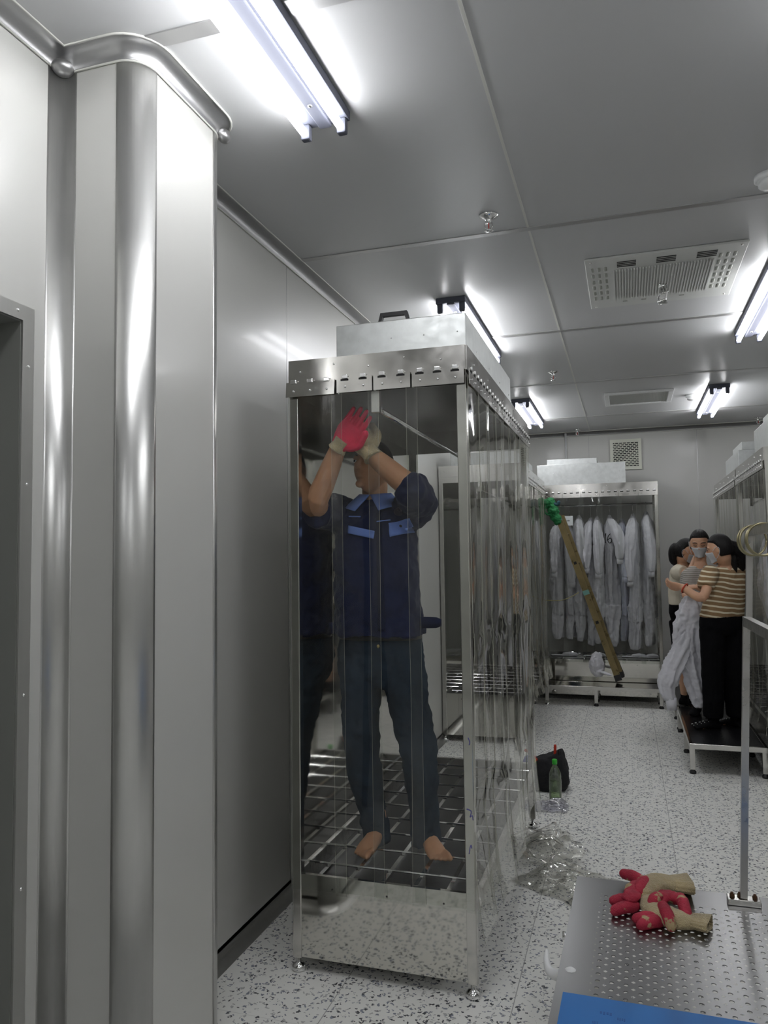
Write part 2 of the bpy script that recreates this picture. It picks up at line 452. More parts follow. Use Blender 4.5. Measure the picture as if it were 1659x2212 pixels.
# ---------------------------------------------------------------- ceiling fittings
def lamp(x0, x1, y0, y1, label):
    x0, x1, y0, y1 = x0 * CK, x1 * CK, y0 * CK, y1 * CK
    t = thing('fluorescent_light', label, 'ceiling light', ((x0 + x1) / 2, (y0 + y1) / 2, H), 'twin tube lights on the ceiling')
    bm = NB(); box(bm, x0 - .022, x1 + .022, y0 - .02, y1 + .02, H - .035, H - .001, .004)
    box(bm, (x0 + x1) / 2 - .022, (x0 + x1) / 2 + .022, y0 - .018, y1 + .018, H - .045, H - .034, .004)
    obj('housing', bm, M['lamp_body'], t)
    for x in (x0, x1):
        bm = NB(); tube(bm, [(x, y0 + .02, H - .068), (x, y1 - .02, H - .068)], .013, 14)
        obj('light_tube', bm, M['tube'], t, True)
        for y, s in ((y0, 1), (y1, -1)):
            bm = NB(); box(bm, x - .016, x + .016, y - .014, y + .014, H - .086, H - .034, .006)
            obj('end_socket', bm, M['lamp_body'], t)
    for y in (y0 + .12, y1 - .12):
        bm = NB(); ellip(bm, ((x0 + x1) / 2, y, H - .046), (.008, .008, .005), seg=10, ring=6); obj('screw', bm, M['rivet'], t, True)
    return t
lamp(-.96, -.835, 1.0, 2.25, 'nearest twin tube ceiling light, cut off by the top edge of the photo')
lamp(-.96, -.835, 4.14, 5.39, 'twin tube ceiling light directly behind the filter box with the black handle')
lamp(-.96, -.835, 7.08, 8.33, 'farthest twin tube ceiling light on the left, near the back wall')
lamp(.735, .86, 4.16, 5.41, 'twin tube ceiling light cut off by the right edge, beside the slatted ceiling unit')
lamp(.735, .86, 7.08, 8.33, 'far twin tube ceiling light on the right, beside the white detector')
lamp(.735, .86, 1.0, 2.25, 'twin tube ceiling light outside the right edge of the photo')
lamp(-.96, -.835, -2.1, -.85, 'twin tube ceiling light behind the photographer on the left')
lamp(.735, .86, -2.1, -.85, 'twin tube ceiling light behind the photographer on the right')

def sprinkler(x, y, label):
    x *= CK; y *= CK
    t = thing('sprinkler_head', label, 'sprinkler', (x, y, H), 'fire sprinklers in the ceiling')
    bm = NB(); lathe(bm, (x, y, H), [(.0, -.001), (.042, -.001), (.043, -.006), (.02, -.014), (.016, -.02), (.0, -.02)]); obj('escutcheon', bm, M['chrome'], t, True)
    bm = NB(); lathe(bm, (x, y, H), [(.012, -.015), (.012, -.035), (.004, -.036)])
    for s in (-1, 1): tube(bm, bez([(x + s * .010, y, H - .03), (x + s * .017, y, H - .048), (x + s * .004, y, H - .068)], 4), .0028, 6)
    obj('yoke', bm, M['chrome'], t, True)
    bm = NB(); lathe(bm, (x, y, H), [(.0, -.067), (.018, -.067), (.019, -.071), (.0, -.074)]); obj('deflector', bm, M['chrome'], t, True)
    bm = NB(); tube(bm, [(x, y, H - .035), (x, y, H - .062)], .0025, 6); obj('glass_bulb', bm, mat('red_bulb', (.5, .03, .02), .1), t, True)
sprinkler(-.519, 3.176, 'nearest chrome sprinkler head, left of the ceiling seam crossing')
sprinkler(-.514, 6.11, 'small chrome sprinkler head halfway down the ceiling')
sprinkler(-.506, 9.05, 'far sprinkler head by the back wall above the stepped filter box')
sprinkler(1.386, 9.0, 'far sprinkler head above the right-hand cabinets')

def detector(x, y, label):
    x *= CK; y *= CK
    t = thing('smoke_detector', label, 'smoke detector', (x, y, H), 'round white detectors on the ceiling')
    bm = NB(); lathe(bm, (x, y, H), [(0, 0), (.055, 0), (.055, -.018), (.05, -.022), (0, -.022)]); obj('base', bm, M['white'], t, True)
    bm = NB(); lathe(bm, (x, y, H), [(0, -.02), (.043, -.02), (.04, -.042), (.03, -.05), (0, -.052)]); obj('sensor_cap', bm, M['white'], t, True)
detector(.606, 7.47, 'round white detector on the ceiling left of the far right light')
detector(.565, 3.19, 'round white detector on the ceiling cut off by the right edge')

# slatted ceiling unit
t = thing('ceiling_air_unit', 'white slatted ceiling air unit with punched slots and a hanging shiny tag', 'air vent', (.21, 4.2, H))
ux0, ux1, uy0, uy1 = -.157, .585, 3.815, 4.585
bm = NB(); box(bm, ux0, ux1, uy0, uy1, H - .012, H - .001, .003); obj('face_panel', bm, M['offwhite'], t)
for i in range(3):
    bm = NB()
    cx_ = .04 + i * .185
    for j in range(4): box(bm, cx_ - .045, cx_ + .045, 3.875 + j * .021, 3.885 + j * .021, H - .0135, H - .011)
    obj('louvre_slot', bm, M['slot'], t)
bm = NB()
for i in range(34):
    x = -.025 + i * .0142
    box(bm, x, x + .0065, 3.985, 4.445, H - .021, H - .011)
obj('slat_grille', bm, M['offwhite'], t)
pm_ = mat('slot_shade', (.30, .31, .28), .6)
for (cx_, cols) in ((-.125, 3), (.475, 3)):
    for i in range(cols):
        for j in range(6):
            x = cx_ + i * .032; y = 3.93 + j * .09
            bm = NB(); tube(bm, [(x, y, H - .0125), (x, y + .045, H - .0125)], .008, 8, round_ends=True, flat=.15)
            obj('punched_slot', bm, pm_, t, True)
for i in range(4):
    bm = NB(); box(bm, .02 + i * .1, .045 + i * .1, 4.49, 4.505, H - .0135, H - .011); obj('punched_slot', bm, pm_, t)
for x in (ux0 + .03, ux1 - .03):
    for y in (uy0 + .03, uy1 - .03):
        bm = NB(); ellip(bm, (x, y, H - .012), (.006, .006, .004), seg=8, ring=6); obj('screw', bm, M['hairline'], t, True)
bm = NB()
grid(bm, lambda a, b: Vector((.20 + a * .045 + .006 * math.sin(b * 6), 4.24 + .012 * math.sin(b * 9 + a), H - .02 - b * .115)), 4, 12)
tg = obj('foil_tag', bm, M['chrome'], t, True); tg.modifiers.new('t', 'SOLIDIFY').thickness = .001

t.location = (.21 * CK, 4.2 * CK, H); t.scale = (CK, CK, 1)
t = thing('ceiling_vent', 'plain recessed ceiling vent panel near the back wall', 'air vent', (.14, 7.4, H))
bm = NB()
for a in ((-.155, .435, 7.10, 7.14), (-.155, .435, 7.62, 7.66), (-.155, -.115, 7.14, 7.62), (.395, .435, 7.14, 7.62)): box(bm, *a, H - .02, H - .001, .003)
obj('frame', bm, M['white'], t)
bm = NB()
box(bm, -.115, .395, 7.14, 7.62, H - .006, H - .002)
for i in range(40): box(bm, -.11 + i * .0127, -.106 + i * .0127, 7.14, 7.62, H - .012, H - .005)
obj('louvre_panel', bm, M['offwhite'], t)

t.location = (.14 * CK, 7.4 * CK, H); t.scale = (CK, CK, 1)
t = thing('wall_grille', 'square cream wall vent grille with brick pattern slots, high on the back wall', 'air vent', (.02, Y1, 2.7))
gx0, gx1, gz0, gz1 = -.152, .190, 2.55, 2.90
bm = NB(); box(bm, gx0, gx1, Y1 - .02, Y1 - .001, gz0, gz1, .003)
obj('backing', bm, M['slot'], t)
bm = NB()
for a in ((gx0 - .005, gx0 + .03, gz0 - .005, gz1 + .005), (gx1 - .03, gx1 + .005, gz0 - .005, gz1 + .005), (gx0 + .03, gx1 - .03, gz0 - .005, gz0 + .03), (gx0 + .03, gx1 - .03, gz1 - .03, gz1 + .005)):
    box(bm, a[0], a[1], Y1 - .026, Y1 - .012, a[2], a[3])
nr_ = 14
for j in range(nr_ + 1):
    z = gz0 + .03 + j * (gz1 - gz0 - .06) / nr_
    box(bm, gx0 + .03, gx1 - .03, Y1 - .025, Y1 - .018, z - .0045, z + .0045)
    for i in range(7):
        x = gx0 + .03 + (i + (.5 if j % 2 else 0)) * .0436
        if x < gx1 - .035: box(bm, x - .005, x + .005, Y1 - .025, Y1 - .018, z, min(z + .02, gz1 - .03))
obj('grille_face', bm, M['cream'], t)
bm = NB(); tube(bm, [(-.665, Y1 - .02, H - .01), (-.665, Y1 - .02, 2.2)], .012, 10)
tag(obj('conduit_pipe', bm, M['white'], None, True), 'thin white conduit pipe dropping down the back wall from the ceiling', 'pipe')

# ---------------------------------------------------------------- garment cabinets
def strip(bm, a, b, z0, z1, nrm, amp=0.02, seed=0, top=0.0, flare=0.0, nu=6, nv=48, kinks=()):
    a = Vector(a); b = Vector(b); nrm = Vector(nrm)
    ln = (b - a).length
    def fn(u, v):
        z = z1 + (z0 - z1) * v
        A = amp * (0.12 + 0.88 * min(1, v * 1.6))
        p = a.lerp(b, u)
        # a hanging sheet curls about its own centre line and wanders
        ph = seed * 1.7
        d = A * (math.sin(ph + u * 3.3) * .5 + nz(u * 1.5 + seed * 3.1, v * 1.6, seed) * 1.5 + .16 * nz(u * 3 + seed, v * 9, seed * 2.0))
        sq = A * 1.5 * nz(seed * 2.3, v * 2.4, 5.0)
        for (kz, ks, kw) in kinks:
            g = math.exp(-((z - kz) / kw) ** 2)
            d += ks * g * nz(u * 2.5 + seed, z * 9, 1.3)
            sq += ks * .6 * g * (u - .5) * math.sin(seed * 2.0)
        fl = flare * max(0, (v - .82) / .18) ** 2
        along = (b - a).normalized()
        return Vector((p.x, p.y, z)) + nrm * (top + d + fl) + along * sq
    grid(bm, fn, nu, nv)
    for u in (0.0, 1.0):
        tube(bm, [fn(u, j / 40) for j in range(41)], .0004 if amp < .01 else .0009, 4, mi=1)

def cabinet(name, label, x0, x1, y0, y1, zt, ztray, sides, group, splits=None, hooks=True, hz=(.145, .092), strip_sides=None, film_m=None, skirt_front=None, amp=.02, custom=None, stripw=.2, ztb=None):
    t = thing(name, label, 'cabinet', ((x0 + x1) / 2, (y0 + y1) / 2, 0), group)
    pw = .036
    zv = zt - hz[0]; zh = zt - hz[1]
    for (px, py) in ((x0, y0), (x1 - pw, y0), (x0, y1 - pw), (x1 - pw, y1 - pw)):
        bm = NB(); box(bm, px, px + pw, py, py + pw, .05, zv + .05, .003); o = obj('post', bm, M['steel'], t)
        bm = NB(); lathe(bm, (px + pw / 2, py + pw / 2, 0), [(0, 0), (.022, 0), (.027, .006), (.027, .018), (.018, .026), (.008, .03), (.008, .052)]); obj('foot', bm, M['chrome'], o, True)
    bm = NB(); box(bm, x0 + .004, x1 - .004, y0 + .004, y1 - .004, zt - .012, zt - .002); obj('roof', bm, M['roof'], t)
    # tray
    bm = NB(); box(bm, x0 + .005, x1 - .005, y0 + .02, y1 - .02, ztray - .075, ztray - .06); 
    obj('tray', bm, M['dark'], t)
    bm = NB()
    box(bm, x0 + pw, x1 - pw, y1 - .03, y1 - .005, ztray - .075, ztray, .002)
    for xx in (x0, x1 - .022): box(bm, xx, xx + .022, y0 + pw, y1 - pw, ztray - .075, ztray - (.0 if sides.get('R' if xx > x0 else 'L') != 'strips' else .03), .002)
    obj('tray_rail', bm, M['hairline'], t)
    bm = NB()
    yy = y0 + .11
    lx = x1 - x0; ly = y1 - y0
    if ly > lx:
        k_ = y0 + .11
        while k_ < y1 - .02: tube(bm, [(x0 + .01, k_, ztray + .006), (x1 - .01, k_, ztray + .006)], .0045, 6); k_ += .187
        for i in range(5): xx = x0 + .10 + i * (lx - .16) / 4.4; box(bm, xx, xx + .016, y0 + .02, y1 - .02, ztray - .012, ztray + .001)
    else:
        k_ = y0 + .06
        while k_ < y1 - .02: tube(bm, [(x0 + .01, k_, ztray + .006), (x1 - .01, k_, ztray + .006)], .0045, 6); k_ += .06
        for i in range(7): xx = x0 + .10 + i * (lx - .16) / 6.4; box(bm, xx, xx + .012, y0 + .02, y1 - .02, ztray - .012, ztray + .001)
    obj('shelf_grid', bm, M['chrome'], t)
    spec = {'N': ((x0, y0), (x1, y0), (0, -1, 0)), 'F': ((x0, y1), (x1, y1), (0, 1, 0)), 'L': ((x0, y0), (x0, y1), (-1, 0, 0)), 'R': ((x1, y0), (x1, y1), (1, 0, 0))}
    for s, kind in sides.items():
        a, b, n = spec[s]
        nx_, ny_ = n[0], n[1]
        th = .012
        def slab(bm, u0, u1, z0, z1, d0, d1, bev=0):
            A = Vector((a[0], a[1], 0)); B = Vector((b[0], b[1], 0)); dr_ = (B - A).normalized()
            p = A + dr_ * u0 + Vector(n) * d0; q = A + dr_ * u1 + Vector(n) * d1
            box(bm, min(p.x, q.x), max(p.x, q.x), min(p.y, q.y), max(p.y, q.y), z0, z1, bev)
        ln = math.hypot(b[0] - a[0], b[1] - a[1])
        bm = NB(); slab(bm, -.0, ln + .0, zh, zt, -.006, .006 if kind != 'panel' else .001)
        if kind == 'strips':  slab(bm, 0, ln, zv, zh, -.006, -.001)
        else: slab(bm, 0, ln, zv, zh, -.006, .001)
        hd = obj('header', bm, M['steel'], t)
        for k_ in range(5):
            bm = NB()
            c = Vector((a[0], a[1], 0)).lerp(Vector((b[0], b[1], 0)), (k_ + .35) / 5) + Vector(n) * .007
            ellip(bm, (c.x, c.y, zh + .045 + .02 * (k_ % 2)), (.004, .004, .004), seg=8, ring=6)
            obj('rivet', bm, M['rivet'], hd, True)
        if kind == 'panel':
            bm = NB(); slab(bm, pw, ln - pw, ztray - .30 if ztray > .33 else .05, zv + .01, -.012, -.008); obj('side_panel', bm, M['mirror'], t)
        if s == 'N' or (skirt_front and s in skirt_front):
            bm = NB(); slab(bm, pw - .002, ln - pw + .002, .055, ztray, -.02, -.004)
            sk = obj('lower_panel', bm, M['mirror'], t)
            for k_ in range(3):
                bm = NB()
                c = Vector((a[0], a[1], 0)).lerp(Vector((b[0], b[1], 0)), (k_ + .75) / 3.3) + Vector(n) * -.004
                ellip(bm, (c.x, c.y, ztray - .045), (.0035, .0035, .0035), seg=8, ring=6)
                obj('screw', bm, M['slot'], sk, True)
        if kind == 'strips':
            A = Vector((a[0], a[1], 0)); B = Vector((b[0], b[1], 0)); dr_ = (B - A).normalized()
            segs = (custom or {}).get(s)
            if not segs:
                ns = max(2, round(ln / stripw)); segs = [(i * ln / ns, (i + 1) * ln / ns, 0) for i in range(ns)]
            for si, (u0, u1, dz) in enumerate(segs):
                ov = .022
                p = A + dr_ * max(0.0, u0 - ov) + Vector(n) * (.008 + .004 * (si % 2)); q = A + dr_ * min(ln, u1 + ov) + Vector(n) * (.008 + .004 * (si % 2))
                am, zb, fl, kk = (strip_sides or {}).get(s, (amp, ztray - .05, 0, ()))
                if isinstance(zb, (list, tuple)): zb_ = zb[si % len(zb)]; fl_ = fl[si % len(fl)]
                else: zb_, fl_ = zb, fl
                bm = NB(); strip(bm, p, q, zb_, zv + .03, n, am, seed=si * 1.37 + x0 * 5 + (3 if s == 'R' else 0), flare=fl_, kinks=kk, nu=8, nv=60)
                so = obj('curtain_strip', bm, [(film_m or {}).get(s, M['film']), M['film_edge']], t, True, recalc=False)
                bm = NB(); slab(bm, u0 + .002, u1 - .002, zv + dz, zh + dz + .006, .012, .0155)
                for v in bm.verts:
                    if v.co.z < (zv + zh) / 2 + dz: v.co += Vector(n) * (.006 if si == 0 and s == 'N' else 0)
                hp = obj('hinge_plate', bm, M['steel'], so)
                if hooks:
                    nh = max(2, int((u1 - u0) / .058))
                    for h in range(nh):
                        bm = NB(); bs = NB()
                        uc = u0 + (h + .5) * (u1 - u0) / nh
                        slab(bm, uc - .013, uc + .011, zh + dz - .001, zh + dz + .015, .014, .021, .003)
                        slab(bs, uc - .018, uc + .014, zh + dz - .008, zh + dz - .001, .0145, .0162)
                        if h % 2 == 0 or nh < 4:
                            c = A + dr_ * (uc) + Vector(n) * (.0165 + .7 * (.006 if si == 0 and s == 'N' else 0))
                            br = NB(); ellip(br, (c.x, c.y, zv + dz + .022), (.0045, .0045, .0045), seg=8, ring=6)
                            obj('rivet', br, M['rivet'], hp, True)
                        obj('hook', bm, M['rivet'], hp); obj('hook_slot', bs, M['slot'], hp)
    # garment rail
    if ly > lx: pts = [((x0 + x1) / 2, y0 + .02, zv - .06), ((x0 + x1) / 2, y1 - .02, zv - .06)]
    else: pts = [(x0 + .03, (y0 + y1) / 2, zv - .07), (x1 - .03, (y0 + y1) / 2, zv - .07)]
    bm = NB(); tube(bm, pts, .011, 10); rl = obj('garment_rail', bm, M['chrome'], t, True)
    bm = NB()
    for p in pts: box(bm, p[0] - .017, p[0] + .017, p[1] - .012, p[1] + .012, p[2] - .02, p[2] + .075, .003)
    obj('rail_bracket', bm, M['hairline'], rl)
    return t

c1 = cabinet('garment_cabinet', 'nearest tall stainless garment cabinet with clear plastic strip curtains, the man standing inside', -1.25, -.545, 2.74, 4.55, 2.328, .36,
    {'N': 'strips', 'R': 'strips', 'L': 'panel', 'F': 'open'}, 'stainless garment cabinets',
    custom={'N': [(-.008, .199, -.002), (.203, .350, .001), (.352, .500, .001), (.503, .704, .001)]},
    strip_sides={'N': (.004, .30, 0, ()), 'R': (.017, (.20, .26, .18, .26, .16, .22, .16, .2, .12), (.03, .02, .035, .01, .03, .01, .02, .01, .03), ((1.22, .02, .05), (.62, .025, .07)))},
    film_m={'N': M['film'], 'R': M['film_side']}, stripw=.2)
M['ink'] = mat('purple_marker_ink', hexlin('5a55a8'), .6)
for pl_ in ([(-.572, .655), (-.556, .648), (-.560, .628), (-.552, .634), (-.550, .618)], [(-.562, .905), (-.556, .890), (-.559, .880)], [(-.566, .50), (-.560, .53), (-.556, .52)]):
    bm = NB(); tube(bm, bez([(a_, 2.7385, b_) for a_, b_ in pl_], 4), .0016, 5)
    obj('ink_mark', bm, M['ink'], c1, True)
c2 = cabinet('garment_cabinet', 'second stainless garment cabinet against the left wall, seen behind the nearest one', -1.53, -.82, 6.42, 8.22, 2.328, .40,
    {'N': 'open', 'R': 'strips', 'L': 'panel', 'F': 'open'}, 'stainless garment cabinets', strip_sides={'R': (.022, .32, .04, ((.6, .03, .1),))}, film_m={'R': M['film_side']}, stripw=.17)
c3 = cabinet('garment_cabinet', 'garment cabinet facing the room at the back wall with white coveralls hanging inside', -1.25, .327, 8.58, 9.22, 2.322, .43,
    {'N': 'strips', 'R': 'panel', 'L': 'panel'}, 'stainless garment cabinets', strip_sides={'N': (.008, .40, 0, ())}, stripw=.19)
c4 = cabinet('garment_cabinet', 'nearer right-hand garment cabinet behind the woman in the striped shirt', .90, 1.60, 5.68, 7.05, 2.265, .40,
    {'N': 'open', 'L': 'strips', 'R': 'panel'}, 'stainless garment cabinets', strip_sides={'L': (.022, .34, .03, ((1.3, .03, .1),))}, film_m={'L': M['film_side']}, stripw=.22)
c5 = cabinet('garment_cabinet', 'far right-hand garment cabinet next to the back wall', .90, 1.60, 7.09, 8.76, 2.262, .40,
    {'N': 'open', 'L': 'strips', 'R': 'panel', 'F': 'open'}, 'stainless garment cabinets', strip_sides={'L': (.022, .34, .05, ((1.3, .03, .1),))}, film_m={'L': M['film_side']}, stripw=.22)

def fbox(label, x0, x1, y0, y1, z0, z1, top=None, handle=None):
    t = thing('filter_box', label, 'air filter box', ((x0 + x1) / 2, (y0 + y1) / 2, z0), 'sheet metal filter boxes on the cabinets')
    bm = NB(); box(bm, x0, x1, y0, y1, z0, z1, .003); body = obj('housing', bm, M['galv'], t)
    if top:
        bm = NB(); box(bm, *top, z1 + .001, z1 + .07, .003); obj('upper_housing', bm, M['galv'], t)
    bm = NB()
    for k_ in range(8):
        f = (k_ + .5) / 8; bm = NB()
        ellip(bm, (x1 + .0005, y0 + f * (y1 - y0), z0 + .04 + .06 * (k_ % 2)), (.003, .004, .004), seg=8, ring=6)
        obj('rivet', bm, M['rivet'], body, True); bm = NB()
        ellip(bm, (x0 + f * (x1 - x0), y0 - .0005, z0 + .03 + .1 * (k_ % 2)), (.003, .003, .003), seg=8, ring=6)
        obj('rivet', bm, M['rivet'], body, True)
    if handle:
        hx, hy = handle
        bm = NB()
        pts = [(hx - .072, z1), (hx - .058, z1 + .052), (hx + .058, z1 + .052), (hx + .072, z1)]
        inn = [(hx + .058, z1), (hx + .048, z1 + .036), (hx - .048, z1 + .036), (hx - .058, z1)]
        r0 = [Vector((x, hy - .01, z)) for x, z in pts]; r1 = [Vector((x, hy + .01, z)) for x, z in pts]
        i0 = [Vector((x, hy - .01, z)) for x, z in reversed(inn)]; i1 = [Vector((x, hy + .01, z)) for x, z in reversed(inn)]
        for j in range(3):
            rings(bm, [[r0[j], r1[j], i1[j], i0[j]], [r0[j + 1], r1[j + 1], i1[j + 1], i0[j + 1]]])
        obj('handle', bm, M['black'], t)
    return t
fbox('sheet metal filter box with a black handle on the nearest cabinet', -1.15, -.592, 3.0, 4.235, 2.329, 2.535, handle=(-.91, 3.06))
fbox('filter box on the second cabinet by the left wall', -1.45, -.88, 6.55, 7.75, 2.329, 2.45)
fbox('wide shiny filter box with a raised step on the back wall cabinet', -.93, .008, 8.62, 9.18, 2.323, 2.553, top=(-.83, -.29, 8.72, 9.15))
fbox('stepped filter box on the nearer right-hand cabinet', .945, 1.55, 5.5 + .22, 6.36, 2.266, 2.47, top=(.985, 1.5, 5.74, 6.2))
fbox('stepped filter box on the far right-hand cabinet', .93, 1.55, 7.12, 8.0, 2.263, 2.43, top=(.96, 1.5, 7.14, 7.7))

# ---------------------------------------------------------------- benches, rack, gloves
M['bench'] = mat('satin_stainless_plate', (0.33, 0.33, 0.33), 0.30, 1.0)
M['bluep'] = mat('blue_sheet', hexlin('1f6cb4'), 0.45, var=0.05, vscale=4)
M['blueink'] = mat('faded_dark_blue_print', hexlin('14549c'), 0.5)
M['knit'] = mat('cream_knit', hexlin('bfae86'), 0.9, bump=0.8, bscale=260, var=0.22, vscale=14, sheen=0.3)
M['redrub'] = mat('red_rubber_coating', hexlin('b0243c'), 0.62, bump=0.5, bscale=300, var=0.25, vscale=18)
def worn_rubber():
    m = mat('worn_red_rubber', hexlin('b0243c'), .62, bump=.5, bscale=300)
    nt = m.node_tree; b = nt.nodes['Principled BSDF']; N = nt.nodes.new; L = nt.links.new
    tc = N('ShaderNodeTexCoord'); n = N('ShaderNodeTexNoise'); n.inputs['Scale'].default_value = 22; n.inputs['Detail'].default_value = 3
    L(tc.outputs['Object'], n.inputs['Vector'])
    cr = N('ShaderNodeValToRGB'); e = cr.color_ramp.elements
    e[0].position = .0; e[0].color = (*hexlin('8c1c30'), 1); e[1].position = .60; e[1].color = (*hexlin('b82844'), 1)
    k_ = e.new(.62); k_.color = (*hexlin('b8a27a'), 1)
    L(n.outputs[0], cr.inputs[0]); L(cr.outputs[0], b.inputs['Base Color'])
    return m
M['redrub'] = worn_rubber()
M['pinkrub'] = mat('bright_pinkish_red_rubber', hexlin('e0204f'), 0.6, bump=0.4, bscale=350, var=0.1, vscale=30)

t = thing('perforated_bench', 'stainless bench with a perforated top in the right foreground, gloves lying on it', 'bench', (.3, 2.2, 0))
ang = math.radians(-1.0)
RB = Matrix.Rotation(ang, 3, 'Z'); OB = Vector((-.197, 2.776, 0))
def bpnt(x, y, z=0.0):    # bench coordinates: x to the right of the far left corner, y towards the camera
    return OB + RB @ Vector((x, -y, 0)) + Vector((0, 0, z))
BZ = .45
bm = NB()
def plate_quad(x0, x1, y0, y1):
    nx_ = max(1, round((x1 - x0) / .12)); ny_ = max(1, round((y1 - y0) / .12))
    grid(bm, lambda u, v: bpnt(x0 + (x1 - x0) * u, y0 + (y1 - y0) * v, BZ), nx_, ny_)
cell = .0355; rowp = .0345; hx0, hy0 = .083, .118; ncol, nrow = 26, 18
BWd, BLn = 1.10, 1.30
hx1 = hx0 + ncol * cell; hy1 = hy0 + nrow * rowp
plate_quad(0, hx0, 0, BLn); plate_quad(hx1, BWd, 0, BLn); plate_quad(hx0, hx1, 0, hy0); plate_quad(hx0, hx1, hy1, BLn)
for i in range(ncol):
    for j in range(nrow):
        cx_, cy_ = hx0 + (i + .5) * cell, hy0 + (j + .5) * rowp
        n_ = 16; inner = []; outer = []; low = []
        for k_ in range(n_):
            a = 2 * PI * (k_ + .5) / n_; c_, s_ = math.cos(a), math.sin(a)
            q = max(abs(c_) , abs(s_))
            inner.append(bm.verts.new(bpnt(cx_ + .0062 * c_, cy_ + .0062 * s_, BZ)))
            low.append(bm.verts.new(bpnt(cx_ + .0055 * c_, cy_ + .0055 * s_, BZ - .002)))
            outer.append(bm.verts.new(bpnt(cx_ + cell / 2 * c_ / q, cy_ + rowp / 2 * s_ / q, BZ)))
        for k_ in range(n_):
            l = (k_ + 1) % n_
            bm.faces.new((inner[k_], inner[l], outer[l], outer[k_]))
            bm.faces.new((low[k_], low[l], inner[l], inner[k_]))
bmesh.ops.remove_doubles(bm, verts=bm.verts, dist=.0003)
def bbox(bm, x0, x1, y0, y1, z0, z1):
    rings(bm, [[bpnt(x, y, z) for x, y in ((x0, y0), (x1, y0), (x1, y1), (x0, y1))] for z in (z0, z1)])
o = obj('perforated_top', bm, M['bench'], t)
bm = NB(); bbox(bm, 0, .004, 0, BLn, BZ - .03, BZ - .0005); bbox(bm, 0, BWd, 0, .004, BZ - .03, BZ - .0005); bbox(bm, BWd - .004, BWd, 0, BLn, BZ - .03, BZ - .0005); bbox(bm, 0, BWd, BLn - .004, BLn, BZ - .03, BZ - .0005)
obj('rim', bm, M['bench'], t)
for x in (.03, BWd - .07):
    for y in (.06, BLn - .10):
        bm = NB(); bbox(bm, x, x + .038, y, y + .038, .03, BZ - .001); o = obj('leg', bm, M['steel'], t)
        bm = NB(); c = bpnt(x + .019, y + .019); lathe(bm, (c.x, c.y, 0), [(0, 0), (.024, 0), (.026, .012), (.01, .03), (0, .03)]); obj('foot', bm, M['black'], o, True)
for y in (.10, BLn - .09):
    bm = NB(); bbox(bm, .05, BWd - .05, y - .01, y + .01, BZ - .034, BZ - .004) if y > 1 else bbox(bm, .05, BWd - .05, .03, .05, BZ - .034, BZ - .004); obj('cross_beam', bm, M['steel'], t)

t = thing('blue_sheet', 'blue plastic sheet with faint print on the near end of the perforated bench', 'sheet', bpnt(.3, .9, BZ))
bm = NB(); bbox(bm, .022, 1.0, .742, 1.25, BZ + .0005, BZ + .006); obj('sheet', bm, M['bluep'], t)
for (x, y, w_) in ((.115, .80, .03), (.155, .815, .02), (.215, .835, .022), (.10, .845, .014), (.30, .80, .03)):
    bm = NB()
    for q_ in range(4): bbox(bm, x + q_ * w_ / 4, x + (q_ + .65) * w_ / 4, y, y + .009 + .003 * (q_ % 2), BZ + .006, BZ + .0064)
    obj('printed_mark', bm, M['blueink'], t)
bm = NB()
pts = bez([bpnt(.03, .62, BZ - .012), bpnt(-.004, .60, BZ - .03), bpnt(-.03, .575, BZ - .035), bpnt(-.042, .54, BZ - .03), bpnt(-.046, .505, BZ - .018)], 6)
tube(bm, pts, [.019 - .013 * i / (len(pts) - 1) for i in range(len(pts))], 10, round_ends=True)
tag(obj('white_hook', bm, M['white'], None, True), 'curved white hook sticking out from the left edge of the perforated bench', 'hook')
bm = NB(); c = bpnt(.0, .40, BZ - .018); tube(bm, [c + Vector((.006, 0, 0)), c + Vector((-.012, 0, 0))], .012, 12); 
tag(obj('bench_bolt', bm, M['chrome'], None, True), 'round bolt head on the left edge of the perforated bench', 'bolt')

# rack that stands on the bench
t = thing('garment_rack', 'steel tube rack bolted to the perforated bench with rings hanging on its top bar', 'rack', (.318, 2.716, BZ))
foot = P(1607, 1950, 2.70); foot.z = BZ + .02
top = P(1619, 1152, 2.70); mid = P(1612, 1342, 2.70)
bm = NB(); box(bm, foot.x - .048, foot.x + .048, foot.y - .022, foot.y + .022, BZ + .001, BZ + .018, .002); pl_ = obj('base_plate', bm, M['steel'], t)
for dx in (-.033, -.010, .033):
    bm = NB(); cylz(bm, (foot.x + dx, foot.y + (.006 if dx != -.010 else .012), BZ + .018), .0075, .007, 6); cylz(bm, (foot.x + dx, foot.y + (.006 if dx != -.010 else .012), BZ + .025), .0045, .005, 10); obj('bolt', bm, M['rust'], pl_)
def sqtube(bm, a, b, w, up=Vector((0, -1, 0)), w2=None):
    d = (b - a).normalized(); s = d.cross(up).normalized(); u = s.cross(d).normalized(); w2 = w2 or w
    rings(bm, [[p + s * (w * i) + u * (w2 * j) for i, j in ((-.5, -.5), (.5, -.5), (.5, .5), (-.5, .5))] for p in (a, b)])
bm = NB(); sqtube(bm, foot, mid, .0205); obj('lower_post', bm, M['hairline'], t)
bm = NB(); sqtube(bm, mid + Vector((.006, 0, -.03)), top, .019); obj('upper_post', bm, M['hairline'], t)
bm = NB(); sqtube(bm, mid, mid + Vector((.01, -1.15, 0)), .022, Vector((0, 0, 1)), .03); obj('middle_bar', bm, M['hairline'], t)
bm = NB(); sqtube(bm, top + Vector((0, .01, .005)), top + Vector((.01, -1.15, .005)), .022, Vector((0, 0, 1)), .026); obj('top_bar', bm, M['hairline'], t)
p2 = Vector((foot.x + .01, foot.y - 1.12, BZ))
